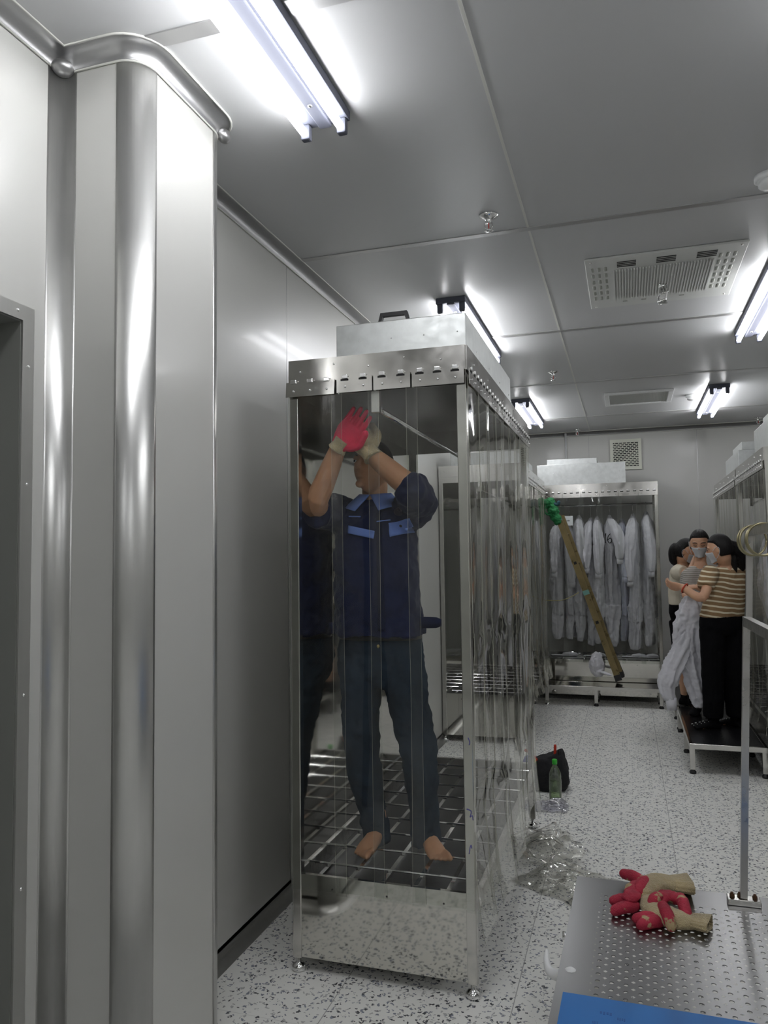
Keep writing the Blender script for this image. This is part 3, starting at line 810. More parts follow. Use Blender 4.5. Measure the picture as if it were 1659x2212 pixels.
bm = NB(); sqtube(bm, p2 + Vector((0, 0, .01)), p2 + Vector((.05, 0, top.z - BZ)), .02); obj('near_post', bm, M['hairline'], t)
M['ring'] = mat('tarnished_ring', hexlin('a09878'), 0.3, 0.9)
for i, (dy, tw, nt) in enumerate(((-.03, .35, 'leftmost tarnished metal ring on the top bar of the rack'), (-.055, .5, 'second tarnished metal ring from the left on the rack bar'), (-.20, .4, 'tarnished metal ring farther right on the rack bar'), (-.245, .25, 'tarnished metal ring cut off by the right edge on the rack bar'))):
    c = top + Vector((.002, dy, -.024))
    bm = NB(); R_ = .047; n_ = 36
    ax = Vector((math.cos(tw), math.sin(tw), 0)); 
    pts = [c + ax * (R_ * math.cos(2 * PI * k_ / n_)) + Vector((0, 0, R_ * math.sin(2 * PI * k_ / n_))) for k_ in range(n_ + 1)]
    tube(bm, pts, .0032, 8)
    tag(obj('hanging_ring', bm, M['ring'], None, True), nt, 'ring', 'metal rings on the rack bar')

def bench(label, x0, x1, y0, y1, z, legs_y, perf=True):
    t = thing('step_bench', label, 'bench', ((x0 + x1) / 2, (y0 + y1) / 2, 0), 'low steel step benches')
    bm = NB(); box(bm, x0, x1, y0, y1, z - .004, z); obj('top', bm, M['dark'] if perf else M['mirror'], t)
    bm = NB(); 
    for a in ((x0 - .002, x1, y0 - .003, y0 + .02), (x0 - .002, x1, y1 - .02, y1), (x0 - .002, x0 + .02, y0, y1), (x1 - .02, x1, y0, y1)): box(bm, *a, z - .036, z + .001, .002)
    obj('frame', bm, M['steel'], t)
    for y in legs_y:
        for x in ((x0, x1 - .035) if x1 - x0 < 1 or y1 - y0 > .5 else (x0, (x0 + x1) / 2 - .017, x1 - .035)):
            bm = NB(); box(bm, x, x + .035, y, y + .035, .03, z - .03, .002); o = obj('leg', bm, M['steel'], t)
            bm = NB(); lathe(bm, (x + .0175, y + .0175, 0), [(0, 0), (.022, 0), (.024, .014), (.01, .032), (0, .032)]); obj('foot', bm, M['black'], o, True)
    if perf:
        bm = NB()
        for i in range(5):
            for j in range(int((y1 - y0 - .1) / .05)):
                cylz(bm, (x0 + .10 + i * .07, y0 + .08 + j * .05, z + .0002), .008, .0006, 8)
        obj('anti_slip_dimples', bm, M['black'], t)
bench('low steel bench that the women stand on, right side', .378, .88, 5.88, 7.28, .215, (5.90, 6.50, 7.23))
bench('farther low steel bench beside the right-hand cabinets', .378, .88, 7.31, 8.5, .215, (7.33, 7.78, 8.45))
bench('low steel bench in front of the back wall cabinet, ladder standing on it', -1.0, .30, 8.24, 8.55, .20, (8.25, 8.50), perf=False)

# ---------------------------------------------------------------- figure building
def hand(bm, w, d, n, side, curl=.5, s=1.0, fat=1.0, spread=.1, thumb=.7, lens=None, curls=None):
    d = Vector(d).normalized(); n = Vector(n); n = (n - d * n.dot(d)).normalized(); l = d.cross(n).normalized()
    w = Vector(w)
    # palm
    rs = []
    for f, hw, hh in ((-.012, .024, .020), (.0, .027, .020), (.03, .037, .018), (.06, .043, .0165), (.088, .041, .0135), (.098, .034, .009)):
        c = w + d * (f * s); n_ = 14
        rs.append([c + l * (hw * s * fat * math.cos(2 * PI * k_ / n_)) + n * (hh * s * fat * math.sin(2 * PI * k_ / n_)) for k_ in range(n_)])
    rings(bm, rs)
    L = lens or (.072, .082, .077, .060)
    for i in range(4):
        off = (-.031 + .0205 * i) * -side
        b = w + d * (.086 * s) + l * (off * s * fat)
        dirn = (d + l * (off * spread * 30)).normalized()
        pts = [b - dirn * .02 * s, b]; a = 0.0; p = b.copy()
        cu = (curls[i] if curls else curl)
        for seg, fr_ in enumerate((.45, .30, .25)):
            a += cu * (.75, 1.0, .7)[seg]
            dd = dirn * math.cos(a) + n * math.sin(a)
            p = p + dd * (L[i] * fr_ * s); pts.append(p.copy())
        pts2 = [pts[0]] + bez(pts[1:], 3)
        r0 = .0095 * s * fat
        tube(bm, pts2, [r0] + [r0 * (1 - .25 * k_ / (len(pts2) - 2)) for k_ in range(len(pts2) - 1)], 8, round_ends=True)
    tb = w + d * (.022 * s) + l * (side * .030 * s * fat)
    t1 = tb + (l * side * .75 + d * .75 + n * .25).normalized() * .038 * s
    t2 = t1 + (l * side * .35 * thumb + d * 1.0 + n * .3).normalized() * .033 * s
    t3 = t2 + (l * side * .05 + d * 1.0 + n * .45).normalized() * .026 * s
    pts = bez([w + d * .01 * s, tb, t1, t2, t3], 3)
    tube(bm, pts, [.016 * s * fat - .006 * s * k_ / (len(pts) - 1) for k_ in range(len(pts))], 8, round_ends=True)

def head_mesh(bm, c, Mh, s=1.0, nose=1.0):
    """Mh: 3x3, columns = right, front(-y local), up. local: x right of the viewer, y back, z up"""
    res = bmesh.ops.create_uvsphere(bm, u_segments=28, v_segments=20, radius=1.0)
    for v in res['verts']:
        x, y, z = v.co
        X_, Y_, Z_ = x * .074, y * .092, z * .115
        if z < 0:
            k_ = (-z) ** 1.4
            X_ *= 1 - .34 * k_; 
            if y < 0: Y_ *= 1 - .10 * k_
            else: Y_ = Y_ * (1 - .5 * k_)
        if y > 0 and z > -.2: Y_ *= 1.08
        if y < -.5 and abs(z - .12) < .2: Y_ += .004
        v.co = Vector(c) + Mh @ (Vector((X_, Y_, Z_)) * s)
    def L(x, y, z): return Vector(c) + Mh @ (Vector((x, y, z)) * s)
    tube(bm, [L(0, -.084, .022), L(0, -.094, .006), L(0, -.106 * nose, -.014), L(0, -.098, -.024)], [.007 * s, .0085 * s, .0115 * s, .007 * s], 8, round_ends=True)
    for sx in (-1, 1):
        ellip(bm, L(sx * .010, -.094, -.020), (.007 * s,) * 3, seg=8, ring=6)
        ellip(bm, L(sx * .0745, .006, -.002), (.010 * s, .017 * s, .030 * s), rot=Mh, seg=10, ring=8)
        tube(bm, [L(sx * .012, -.087, .030), L(sx * .032, -.084, .034), L(sx * .052, -.068, .028)], .006 * s, 6, round_ends=True)
    tube(bm, [L(-.022, -.080, -.050), L(0, -.0855, -.049), L(.022, -.080, -.050)], [.004 * s, .0055 * s, .004 * s], 8, round_ends=True)
    tube(bm, [L(-.019, -.077, -.058), L(0, -.083, -.059), L(.019, -.077, -.058)], [.004 * s, .006 * s, .004 * s], 8, round_ends=True)
    ellip(bm, L(0, -.066, -.090), (.022 * s, .018 * s, .018 * s), rot=Mh, seg=10, ring=8)

def headM(face, up=(0, 0, 1)):
    f = Vector(face).normalized(); u = Vector(up); u = (u - f * u.dot(f)).normalized()
    xr = f.cross(u)      # local x so that local -y = face
    # columns: x, y(back), z
    y = -f; x = y.cross(u).normalized()
    return Matrix((x, y, u)).transposed()

def hair_cap(bm, c, Mh, s=1.0, front=.35, low=-.55, vol=1.0):
    def L(x, y, z): return Vector(c) + Mh @ (Vector((x, y, z)) * s)
    res = bmesh.ops.create_uvsphere(bm, u_segments=28, v_segments=20, radius=1.0)
    for v in res['verts']:
        x, y, z = v.co
        X_, Y_, Z_ = x * .083 * vol, y * .101 * vol + .008, z * .122 * vol + .006
        # face opening: push in the front lower part
        if y < .05 and z < front:
            k_ = min(1, (front - z) * 2.5) * min(1, (.05 - y) * 2.2)
            Y_ = Y_ * (1 - .55 * k_) + .02 * k_; X_ *= 1 - .12 * k_; 
        if z < low: Z_ = (low * .122 * vol + .006) - (-(z) + low) * .03
        v.co = L(X_, Y_, Z_)

SKIN = {}
def skin_mat(name, h, r=.5):
    m = mat(name, hexlin(h), r, var=.08, vscale=12)
    b = m.node_tree.nodes['Principled BSDF']
    b.inputs['Subsurface Weight'].default_value = .08; b.inputs['Subsurface Radius'].default_value = (.01, .004, .002)
    return m
M['skin_m'] = skin_mat('tan_skin', 'b98a68'); M['skin_w'] = skin_mat('light_skin', 'c79a7c')
M['hair'] = mat('black_hair', (.006, .005, .005), .45, spec=.25, bump=.5, bscale=40, stretch=(6, 6, .6))
M['mask'] = mat('pale_face_mask', (.55, .57, .60), .8, bump=.15, bscale=60)

def mask_obj(parent, c, Mh, s=1.0, body=None):
    def L(x, y, z): return Vector(c) + Mh @ (Vector((x, y, z)) * s)
    bm = NB()
    def fn(u, v):
        a = (u - .5) * 2.2; z = -.010 - .098 * v
        w = 1.0 - .30 * max(0, v - .4)
        bulge = math.exp(-(a / .5) ** 2) * (.016 if v < .5 else .010)
        return L(math.sin(a) * .082 * w, -(math.cos(a) * (.094 + .004 * math.sin(v * 3)) * (1 - .08 * v) + bulge) , z - (1 - math.cos(a)) * .004 + (.014 * (1 - v) * math.exp(-(a / .35) ** 2)))
    grid(bm, fn, 20, 12)
    m = obj('face_mask', bm, M['mask'], parent, True, recalc=False)
    if body:
        sw = m.modifiers.new('wrap', 'SHRINKWRAP'); sw.target = body; sw.offset = .004; sw.wrap_mode = 'OUTSIDE_SURFACE'
        ms = m.modifiers.new('s', 'SMOOTH'); ms.iterations = 3
    md = m.modifiers.new('t', 'SOLIDIFY'); md.thickness = .003; md.offset = 1
    for sx in (-1, 1):
        bm = NB()
        tube(bm, bez([L(sx * .075, -.038, -.005), L(sx * .083, -.005, .020), L(sx * .087, .018, .008), L(sx * .083, .008, -.035), L(sx * .066, -.036, -.080)], 6), .0016, 6)
        obj('ear_loop', bm, M['mask'], m, True)
    return m

def torso_rings(spine, n=24):
    """spine: list of (center, right-vector half width, front-vector half depth)"""
    out = []
    for c, hw, hd in spine:
        c, hw, hd = Vector(c), Vector(hw), Vector(hd)
        r = []
        for k_ in range(n):
            a = 2 * PI * k_ / n
            ca, sa = math.cos(a), math.sin(a)
            e = .82
            r.append(c + hw * (abs(ca) ** e * (1 if ca >= 0 else -1)) + hd * (abs(sa) ** e * (1 if sa >= 0 else -1)))
        out.append(r)
    return out

def foot_mesh(bm, ankle, toe, s=1.0, toes=True, h=.0):
    a, t_ = Vector(ankle), Vector(toe)
    f = Vector((t_.x - a.x, t_.y - a.y, 0)).normalized(); l = Vector((f.y, -f.x, 0)); up = Vector((0, 0, 1)); z0 = t_.z
    ln = .235 * s
    heel = Vector((a.x, a.y, 0)) - f * .055 * s
    rs = []
    for k_, (q, hw, hh) in enumerate(((0.0, .018, .022), (.06, .030, .034), (.20, .033, .040), (.36, .034, .038), (.52, .037, .031), (.68, .043, .023), (.80, .043, .017), (.86, .036, .012))):
        c = heel + f * (ln * q) + up * (z0 + hh * s * .98); n_ = 14
        rs.append([c + l * (hw * s * math.cos(2 * PI * j / n_)) + up * (hh * s * math.sin(2 * PI * j / n_)) for j in range(n_)])
    rings(bm, rs)
    tube(bm, [a + up * .08 * s, Vector((a.x, a.y, z0 + .055 * s)), heel + f * (.30 * ln) + up * (z0 + .035 * s)], [.036 * s, .040 * s, .034 * s], 12, round_ends=True)
    if toes:
        for i in range(5):
            off = (-.033 + .0165 * i) * s; rr = (.0125, .0095, .009, .0085, .008)[i] * s; le = (.055, .052, .046, .038, .030)[i] * s
            b = heel + f * (ln * (.80 - .012 * i)) + l * off + up * (z0 + rr * 1.4)
            tube(bm, [b, b + f * le * .6 + up * rr * .25, b + f * le - up * rr * .3], [rr * 1.05, rr, rr * 1.05], 8, round_ends=True)
    return f, l

def shrink_patch(name, fn, nu, nv, m, parent, target, off=.004, axis=None):
    bm = NB(); grid(bm, fn, nu, nv)
    o = obj(name, bm, m, parent, True, recalc=False)
    sw = o.modifiers.new('wrap', 'SHRINKWRAP'); sw.target = target; sw.wrap_method = 'NEAREST_SURFACEPOINT' if axis is None else 'PROJECT'
    sw.offset = off
    if axis is None: sw.wrap_mode = 'ABOVE_SURFACE'
    if axis is not None:
        sw.use_project_y = True; sw.use_positive_direction = True; sw.use_negative_direction = True; sw.use_project_x = False; sw.use_project_z = False
    md = o.modifiers.new('t', 'SOLIDIFY'); md.thickness = .002; md.offset = 1
    return o

# ---- the man inside the nearest cabinet
M['navy'] = mat('navy_work_cloth', hexlin('151d3e'), .85, spec=.12, bump=.12, bscale=22, var=.2, vscale=4, sheen=.1)
M['navy_in'] = mat('royal_blue_cloth', hexlin('16286e'), .85, bump=.2, bscale=60)
M['lblue'] = mat('light_blue_trim', hexlin('6a86cc'), .8)
M['jeans'] = mat('dark_green_blue_denim', hexlin('26323f'), .9, spec=.12, bump=.12, bscale=30, var=.28, vscale=5)
man = thing('person', 'man in a navy work shirt and jeans standing barefoot inside the nearest cabinet, hands raised', 'person', (-.86, 3.1, .385))
GZ = .368
neck = P(808, 1085, 3.16); headc = P(804, 1012, 3.13)
shL, shR = P(724, 1112, 3.17), P(884, 1112, 3.17)
elL, wrL = P(683, 1088, 2.95), P(731, 966, 2.87)
elR, wrR = P(888, 1056, 2.98), P(803, 982, 2.90)
hipL, hipR = P(783, 1400, 3.18), P(862, 1400, 3.18)
knL, knR = P(781, 1610, 3.08), P(903, 1625, 3.08)
anL, anR = P(817, 1800, 3.10), P(921, 1805, 3.12)
toL, toR = P(758, 1868, 2.84), P(975, 1882, 2.88)
toL.z = GZ; toR.z = GZ
MH = headM((-.36, -.90, .22), (0, .0, 1))
bm = NB()
head_mesh(bm, headc, MH, .98)
tube(bm, [headc + Vector((0, .035, -.06)), neck + Vector((0, .01, 0)), neck + Vector((0, .02, -.06))], [.056, .056, .07], 16, round_ends=True)
cx_ = Vector((1, 0, 0)); cy_ = Vector((0, -1, 0))
def C3(u, v, y): return P(u, v, y)
rings(bm, torso_rings([(C3(812, 1095, 3.19), cx_ * .10, cy_ * .07), (C3(810, 1130, 3.19), cx_ * .16, cy_ * .09), (C3(812, 1230, 3.18), cx_ * .15, cy_ * .10), (C3(815, 1330, 3.18), cx_ * .145, cy_ * .10), (C3(820, 1420, 3.18), cx_ * .16, cy_ * .105), (C3(822, 1475, 3.18), cx_ * .13, cy_ * .09)]))
for a_, b_, c_, rr in ((shL, elL, wrL, 1), (shR, elR, wrR, 1.05)):
    pts = bez([a_, a_.lerp(b_, .5), b_, b_.lerp(c_, .35), b_.lerp(c_, .75), c_], 3)
    n_ = len(pts); rad = []
    for k_ in range(n_):
        f = k_ / (n_ - 1)
        rad.append(rr * (.043 if f < .3 else .050 - .004 * math.sin((f - .3) * 6) if f < .45 else .049 * (1 - ((f - .45) / .55) ** 1.3) + .031 * ((f - .45) / .55) ** 1.3))
    tube(bm, pts, rad, 14, round_ends=True)
for h_, k2, a_ in ((hipL, knL, anL), (hipR, knR, anR)):
    tube(bm, bez([h_, k2, a_], 5), [.08, .072, .066, .06, .052, .046, .044, .042, .038, .036, .036], 14, round_ends=True)
foot_mesh(bm, anL, toL, .98); foot_mesh(bm, anR, toR, .98)
body = obj('body', bm, M['skin_m'], man, True); remesh(body, .0048, 3)
# hair
bm = NB(); hair_cap(bm, headc, MH, 1.0, front=.45, low=-.25, vol=1.0)
hr = obj('hair', bm, M['hair'], man, True); remesh(hr, .007, 3)
def eyes(parent, c, Mh, s=1.0, closed=False, brow=True):
    def L(x, y, z): return Vector(c) + Mh @ (Vector((x, y, z)) * s)
    for sx in (-1, 1):
        bm = NB()
        if closed: tube(bm, [L(sx * .018, -.0865, .010), L(sx * .031, -.0865, .006), L(sx * .045, -.0785, .011)], .0022 * s, 6)
        else:
            ellip(bm, L(sx * .031, -.078, .010), (.014 * s, .010 * s, .006 * s), rot=Mh, seg=10, ring=8)
        obj('eye', bm, M['hair'] if closed else mat('eye_white', (.7, .7, .7), .2), parent, True)
        if not closed:
            bm = NB(); ellip(bm, L(sx * .031, -.0875, .010), (.0052 * s, .002 * s, .0055 * s), rot=Mh, seg=10, ring=8); obj('iris', bm, M['hair'], parent, True)
        bm = NB(); tube(bm, [L(sx * .014, -.0915, .032), L(sx * .032, -.0905, .039), L(sx * .052, -.076, .034)], .0026 * s, 6, flat=1.2); obj('eyebrow', bm, M['hair'], parent, True)
eyes(man, headc, MH, .98)

# shirt
bm = NB()
spine = [(C3(808, 1083, 3.175), cx_ * .075, cy_ * .075), (C3(808, 1094, 3.18), cx_ * .135, cy_ * .095), (C3(810, 1118, 3.18), cx_ * .172, cy_ * .12), (C3(812, 1170, 3.18), cx_ * .182, cy_ * .13), (C3(813, 1250, 3.17), cx_ * .185, cy_ * .13), (C3(817, 1320, 3.17), cx_ * .190, cy_ * .13), (C3(821, 1356, 3.17), cx_ * .200, cy_ * .14), (C3(822, 1371, 3.17), cx_ * .200, cy_ * .142)]
rings(bm, torso_rings(spine))
# sleeves
tube(bm, bez([shL + Vector((.03, .02, 0)), shL.lerp(elL, .5) + Vector((-.02, 0, -.01)), elL + Vector((-.005, .012, -.03))], 5), [.085, .086, .086, .085, .082, .078, .074, .072, .070, .067, .064], 16, round_ends=False)
tube(bm, bez([shR + Vector((-.03, .02, 0)), shR.lerp(elR, .5) + Vector((.03, 0, .0)), elR + Vector((.0, .0, .0)), elR.lerp(wrR, .18)], 4), [.085, .085, .084, .082, .081, .080, .079, .077, .075, .072, .068, .064, .060], 16)
shirt = obj('shirt', bm, M['navy'], man, True); remesh(shirt, .0075, 4, .035, .07)
# waistband tabs that stick out at the hem
for sgn, (u, v) in ((1, (932, 1345)), (-1, (706, 1356))):
    bm = NB(); c = P(u, v, 3.14)
    rs = []
    for q_, w_, h_ in ((-.05, .008, .024), (0, .008, .023), (.022 if sgn > 0 else .012, .007, .022), (.042 if sgn > 0 else .022, .007, .014)):
        cc = c + Vector((sgn * q_, 0, .004 * q_)); rs.append([cc + Vector((0, dy * w_, dz * h_)) for dy, dz in ((-1, -1), (1, -1), (1, 1), (-1, 1))])
    rings(bm, rs); obj('waist_tab', bm, M['navy'], shirt, True)
# collar
for sgn in (-1, 1):
    bm = NB()
    def fn(u, v, sgn=sgn):
        a = u * 1.9
        top_ = neck + Vector((sgn * math.sin(a) * .068, .02 - math.cos(a) * .075, .028 + .012 * u))
        low_ = neck + Vector((sgn * (.022 + math.sin(a) * .095 + .03 * (1 - u)), .01 - math.cos(a) * .112, -.012 - .030 * (1 - u) ** 1.5))
        return top_.lerp(low_, v)
    grid(bm, fn, 12, 5); o = obj('collar', bm, M['lblue'], shirt, True, recalc=False); md = o.modifiers.new('t', 'SOLIDIFY'); md.thickness = .004; md.offset = 0
def flap(name, quad, m, parent, nu=10, nv=6, y=2.98, off=.006):
    Q = [P(u, v, y) for u, v in quad]
    def fn(u, v): return Q[0].lerp(Q[1], u).lerp(Q[3].lerp(Q[2], u), v)
    return shrink_patch(name, fn, nu, nv, m, parent, shirt, off, axis='y')
flap('pocket_flap', [(826, 1128), (874, 1118), (881, 1145), (829, 1159)], M['lblue'], shirt)
flap('pocket_flap', [(737, 1133), (797, 1146), (795, 1163), (737, 1151)], M['lblue'], shirt)
flap('piping', [(737, 1112), (766, 1113), (766, 1115), (737, 1114.5)], M['lblue'], shirt)
flap('piping', [(801, 1124), (830, 1120), (830, 1122.5), (801, 1126)], M['lblue'], shirt)
M['patch'] = mat('dark_round_badge', hexlin('2a1f33'), .7)
def disc(name, u0, v0, ru, rv, m, y=2.98, off=.007, parent=None):
    def fn(u, v):
        a = u * 2 * PI; return P(u0 + ru * v * math.cos(a), v0 + rv * v * math.sin(a), y)
    return shrink_patch(name, fn, 20, 3, m, parent or shirt, shirt, off, axis='y')
disc('chest_badge', 851, 1103, 14, 9, M['patch'])
disc('button', 850, 1134, 2.8, 2.8, M['black'], off=.012)
flap('placket', [(800, 1105), (812, 1105), (824, 1366), (808, 1366)], mat('navy_placket', hexlin('121834'), .85, spec=.12, bump=.2, bscale=60), shirt, nu=3, nv=40, off=.003)
# jeans
bm = NB()
rings(bm, torso_rings([(C3(821, 1362, 3.18), cx_ * .172, cy_ * .118), (C3(821, 1380, 3.18), cx_ * .178, cy_ * .12), (C3(822, 1420, 3.18), cx_ * .192, cy_ * .125), (C3(823, 1455, 3.18), cx_ * .19, cy_ * .12), (C3(824, 1478, 3.18), cx_ * .15, cy_ * .10)]))
tube(bm, bez([hipL, P(779, 1500, 3.13), knL, P(798, 1720, 3.10), P(814, 1800, 3.10), P(817, 1822, 3.10)], 4),
     [.098, .096, .093, .09, .086, .083, .08, .077, .075, .072, .069, .066, .063, .060, .058, .056, .056, .056, .057, .058, .058], 18, flat=1.1)
tube(bm, bez([hipR, P(880, 1500, 3.13), knR, P(914, 1720, 3.10), P(918, 1800, 3.11), P(920, 1824, 3.11)], 4),
     [.098, .096, .093, .09, .086, .083, .08, .077, .075, .072, .069, .066, .063, .060, .060, .060, .060, .060, .060, .061, .062], 18, flat=1.1)
jeans = obj('jeans', bm, M['jeans'], man, True); remesh(jeans, .0075, 4, .028, .06)
bm = NB(); rings(bm, torso_rings([(C3(821, 1362, 3.18), cx_ * .178, cy_ * .125), (C3(821, 1378, 3.18), cx_ * .183, cy_ * .128)])); obj('belt', bm, M['black'], man, True)
bm = NB(); c = P(817, 1396, 3.03); ellip(bm, c, (.007, .007, .008), seg=10, ring=6); obj('key_charm', bm, mat('dull_gold', hexlin('b0a070'), .35, .8), jeans, True)
# gloves he wears
bm = NB(); dR = (P(783, 893, 2.86) - wrL).normalized()
hand(bm, wrL + dR * .004, dR, (.15, -1, .1), 1, curl=.08, s=1.08, fat=1.2, spread=-.01, thumb=.1)
gl = obj('red_glove', bm, M['pinkrub'], man, True); remesh(gl, .0035, 3)
bm = NB(); tube(bm, [wrL - dR * .016, wrL + dR * .008, wrL + dR * .035], [.046, .038, .042], 16, flat=.8, fold=.12); o = obj('knit_cuff', bm, M['knit'], gl, True); remesh(o, .004, 1)
bm = NB(); dW = (P(757, 915, 2.92) - wrR).normalized()
hand(bm, wrR + dW * .01, dW, (-.1, 1, -.2), -1, curl=.22, s=1.05, fat=1.2, spread=.0, thumb=.2)
gl2 = obj('cream_glove', bm, M['knit'], man, True); remesh(gl2, .0035, 3)
bm = NB(); tube(bm, [wrR - dW * .018, wrR + dW * .006, wrR + dW * .03], [.048, .040, .043], 16, flat=.85, fold=.12); o = obj('knit_cuff', bm, M['knit'], gl2, True); remesh(o, .004, 1)

# ---------------------------------------------------------------- the three women
def stripes(name, ca, cb, period, duty, tilt=0.0):
    m, nt, b = nm(name); N = nt.nodes.new; L = nt.links.new
    tc = N('ShaderNodeTexCoord'); sx = N('ShaderNodeSeparateXYZ'); L(tc.outputs['Object'], sx.inputs[0])
    n = N('ShaderNodeTexNoise'); n.inputs['Scale'].default_value = 5; L(tc.outputs['Object'], n.inputs['Vector'])
    a = N('ShaderNodeMath'); a.operation = 'MULTIPLY_ADD'; a.inputs[1].default_value = .03; L(n.outputs[0], a.inputs[0]); L(sx.outputs[2], a.inputs[2])
    t_ = N('ShaderNodeMath'); t_.operation = 'MULTIPLY_ADD'; t_.inputs[1].default_value = tilt; L(sx.outputs[0], t_.inputs[0]); L(a.outputs[0], t_.inputs[2])
    md = N('ShaderNodeMath'); md.operation = 'MODULO'; md.inputs[1].default_value = period; L(t_.outputs[0], md.inputs[0])
    lt = N('ShaderNodeMath'); lt.operation = 'LESS_THAN'; lt.inputs[1].default_value = period * duty; L(md.outputs[0], lt.inputs[0])
    mx = N('ShaderNodeMix'); mx.data_type = 'RGBA'; mx.inputs[6].default_value = (*cb, 1); mx.inputs[7].default_value = (*ca, 1); L(lt.outputs[0], mx.inputs['Factor'])
    L(mx.outputs[2], b.inputs['Base Color']); b.inputs['Roughness'].default_value = .9
    n2 = N('ShaderNodeTexNoise'); n2.inputs['Scale'].default_value = 30; L(tc.outputs['Object'], n2.inputs['Vector'])
    bp = N('ShaderNodeBump'); bp.inputs['Strength'].default_value = .3; bp.inputs['Distance'].default_value = .01; L(n2.outputs[0], bp.inputs['Height']); L(bp.outputs[0], b.inputs['Normal'])
    return m
M['tanstripe'] = stripes('tan_and_cream_stripes', hexlin('d9cfb4'), hexlin('8d7150'), .037, .34, .10)
M['greystripe'] = stripes('fine_grey_stripes', hexlin('b3aea6'), hexlin('8a857e'), .016, .5)
M['creamtee'] = mat('cream_cotton', hexlin('cfc7b4'), .9, bump=.2, bscale=25)
M['blackcloth'] = mat('black_cloth', (.005, .005, .006), .95, spec=.08, bump=.3, bscale=30)
M['blacksocks'] = mat('black_shoe_cloth', (.006, .006, .007), .8, spec=.1)
M['coral'] = mat('coral_bracelet', hexlin('b23a20'), .4)

def woman(label, f, headp, face, neckp, spine, arms, legs, shirtm, s=.93, hair=None, sleeve=.55, pants=True, closed=True, upv=(0, 0, 1), shoes=True):
    """spine: [(center, half width, half depth)] from shoulder line to hip; arms: [(shoulder, elbow, wrist, hand dir, palm normal, side)]; legs: [(hip, knee, ankle, toe)]"""
    f = Vector(f).normalized(); rv = f.cross(Vector((0, 0, 1))).normalized()
    t = thing('person', label, 'person', (spine[0][0].x, spine[0][0].y, legs[0][3].z))
    Mh = headM(face, upv)
    bm = NB(); head_mesh(bm, headp, Mh, s)
    tube(bm, [headp + Mh @ Vector((0, .02, -.06)), neckp, neckp - Vector((0, 0, .06))], [.050, .047, .062], 14, round_ends=True)
    rings(bm, torso_rings([(c, rv * (w * .88), f * (d * .88)) for c, w, d in spine]))
    for a_, b_, c_, hd, hn, sd in arms:
        pts = bez([a_, b_, c_], 5); n_ = len(pts)
        tube(bm, pts, [.043 - .002 * k_ if k_ < 5 else .037 - .0022 * (k_ - 5) for k_ in range(n_)], 12, round_ends=True)
        hand(bm, c_, hd, hn, sd, curl=.55, s=.9)
    for h_, k2, a_, to in legs:
        tube(bm, bez([h_, k2, a_], 4), [.075, .07, .065, .058, .05, .05, .046, .04, .034], 12, round_ends=True)
        foot_mesh(bm, a_, to, .9, toes=False)
    bd = obj('body', bm, M['skin_w'], t, True); remesh(bd, .0055, 3)
    bm = NB(); hair_cap(bm, headp, Mh, s * 1.02, front=.58, low=-.45)
    if hair:
        for pts, rad in hair: tube(bm, bez(pts, 4), rad if not isinstance(rad, float) else rad, 10, round_ends=True)
    hr = obj('hair', bm, M['hair'], t, True); remesh(hr, .007, 3)
    eyes(t, headp, Mh, s, closed=closed)
    mask_obj(t, headp, Mh, s, bd)
    bm = NB()
    rings(bm, torso_rings([(c, rv * (w * 1.0), f * (d * 1.0)) for c, w, d in spine]))
    for a_, b_, c_, hd, hn, sd in arms:
        e = a_.lerp(b_, sleeve)
        inn = a_.lerp(spine[1][0], .25)
        tube(bm, bez([inn, a_, e], 4), [.062, .066, .068, .068, .068, .066, .064, .063, .062], 14)
    sh = obj('shirt', bm, shirtm, t, True); remesh(sh, .007, 5, .02, .10)
    if pants:
        bm = NB(); c, w, d = spine[-1]
        rings(bm, torso_rings([(c + Vector((0, 0, .05)), rv * (w * .86), f * (d * .86)), (c, rv * w * .97, f * d), (c - Vector((0, 0, .07)), rv * w * 1.02, f * d * 1.02), (c - Vector((0, 0, .13)), rv * w * .9, f * d * .9)]))
        for h_, k2, a_, to in legs:
            e = a_ if pants is True else k2.lerp(h_, .1)
            tube(bm, bez([h_, k2, e + Vector((0, 0, .0))], 5) if pants is True else [h_, h_.lerp(e, .5), e], [.10, .098, .094, .09, .086, .082, .08, .078, .076, .074, .072] if pants is True else [.10, .092, .088], 14)
        pn = obj('trousers', bm, M['blackcloth'], t, True); remesh(pn, .008, 4, .015, .1)
    if shoes:
        for h_, k2, a_, to in legs:
            bm = NB(); foot_mesh(bm, a_, to, .97, toes=False); so = obj('shoe', bm, M['blacksocks'], t, True); remesh(so, .006, 3)
            if shoes == 'dots':
                fv = Vector((to.x - a_.x, to.y - a_.y, 0)).normalized(); lv = Vector((fv.y, -fv.x, 0))
                for i in range(5):
                    for j in range(3):
                        bm = NB(); ellip(bm, Vector((a_.x, a_.y, to.z)) + fv * (.045 + i * .028) + lv * ((j - 1) * .022 + .006 * (i % 2)) + Vector((0, 0, .066 - .0065 * i - .006 * abs(j - 1))), (.0035, .0035, .003), seg=6, ring=4)
                        obj('dot', bm, M['white'], so, True)
    return t, bd
def Z(p, z): q = Vector(p); q.z = z; return q
BT = .2165
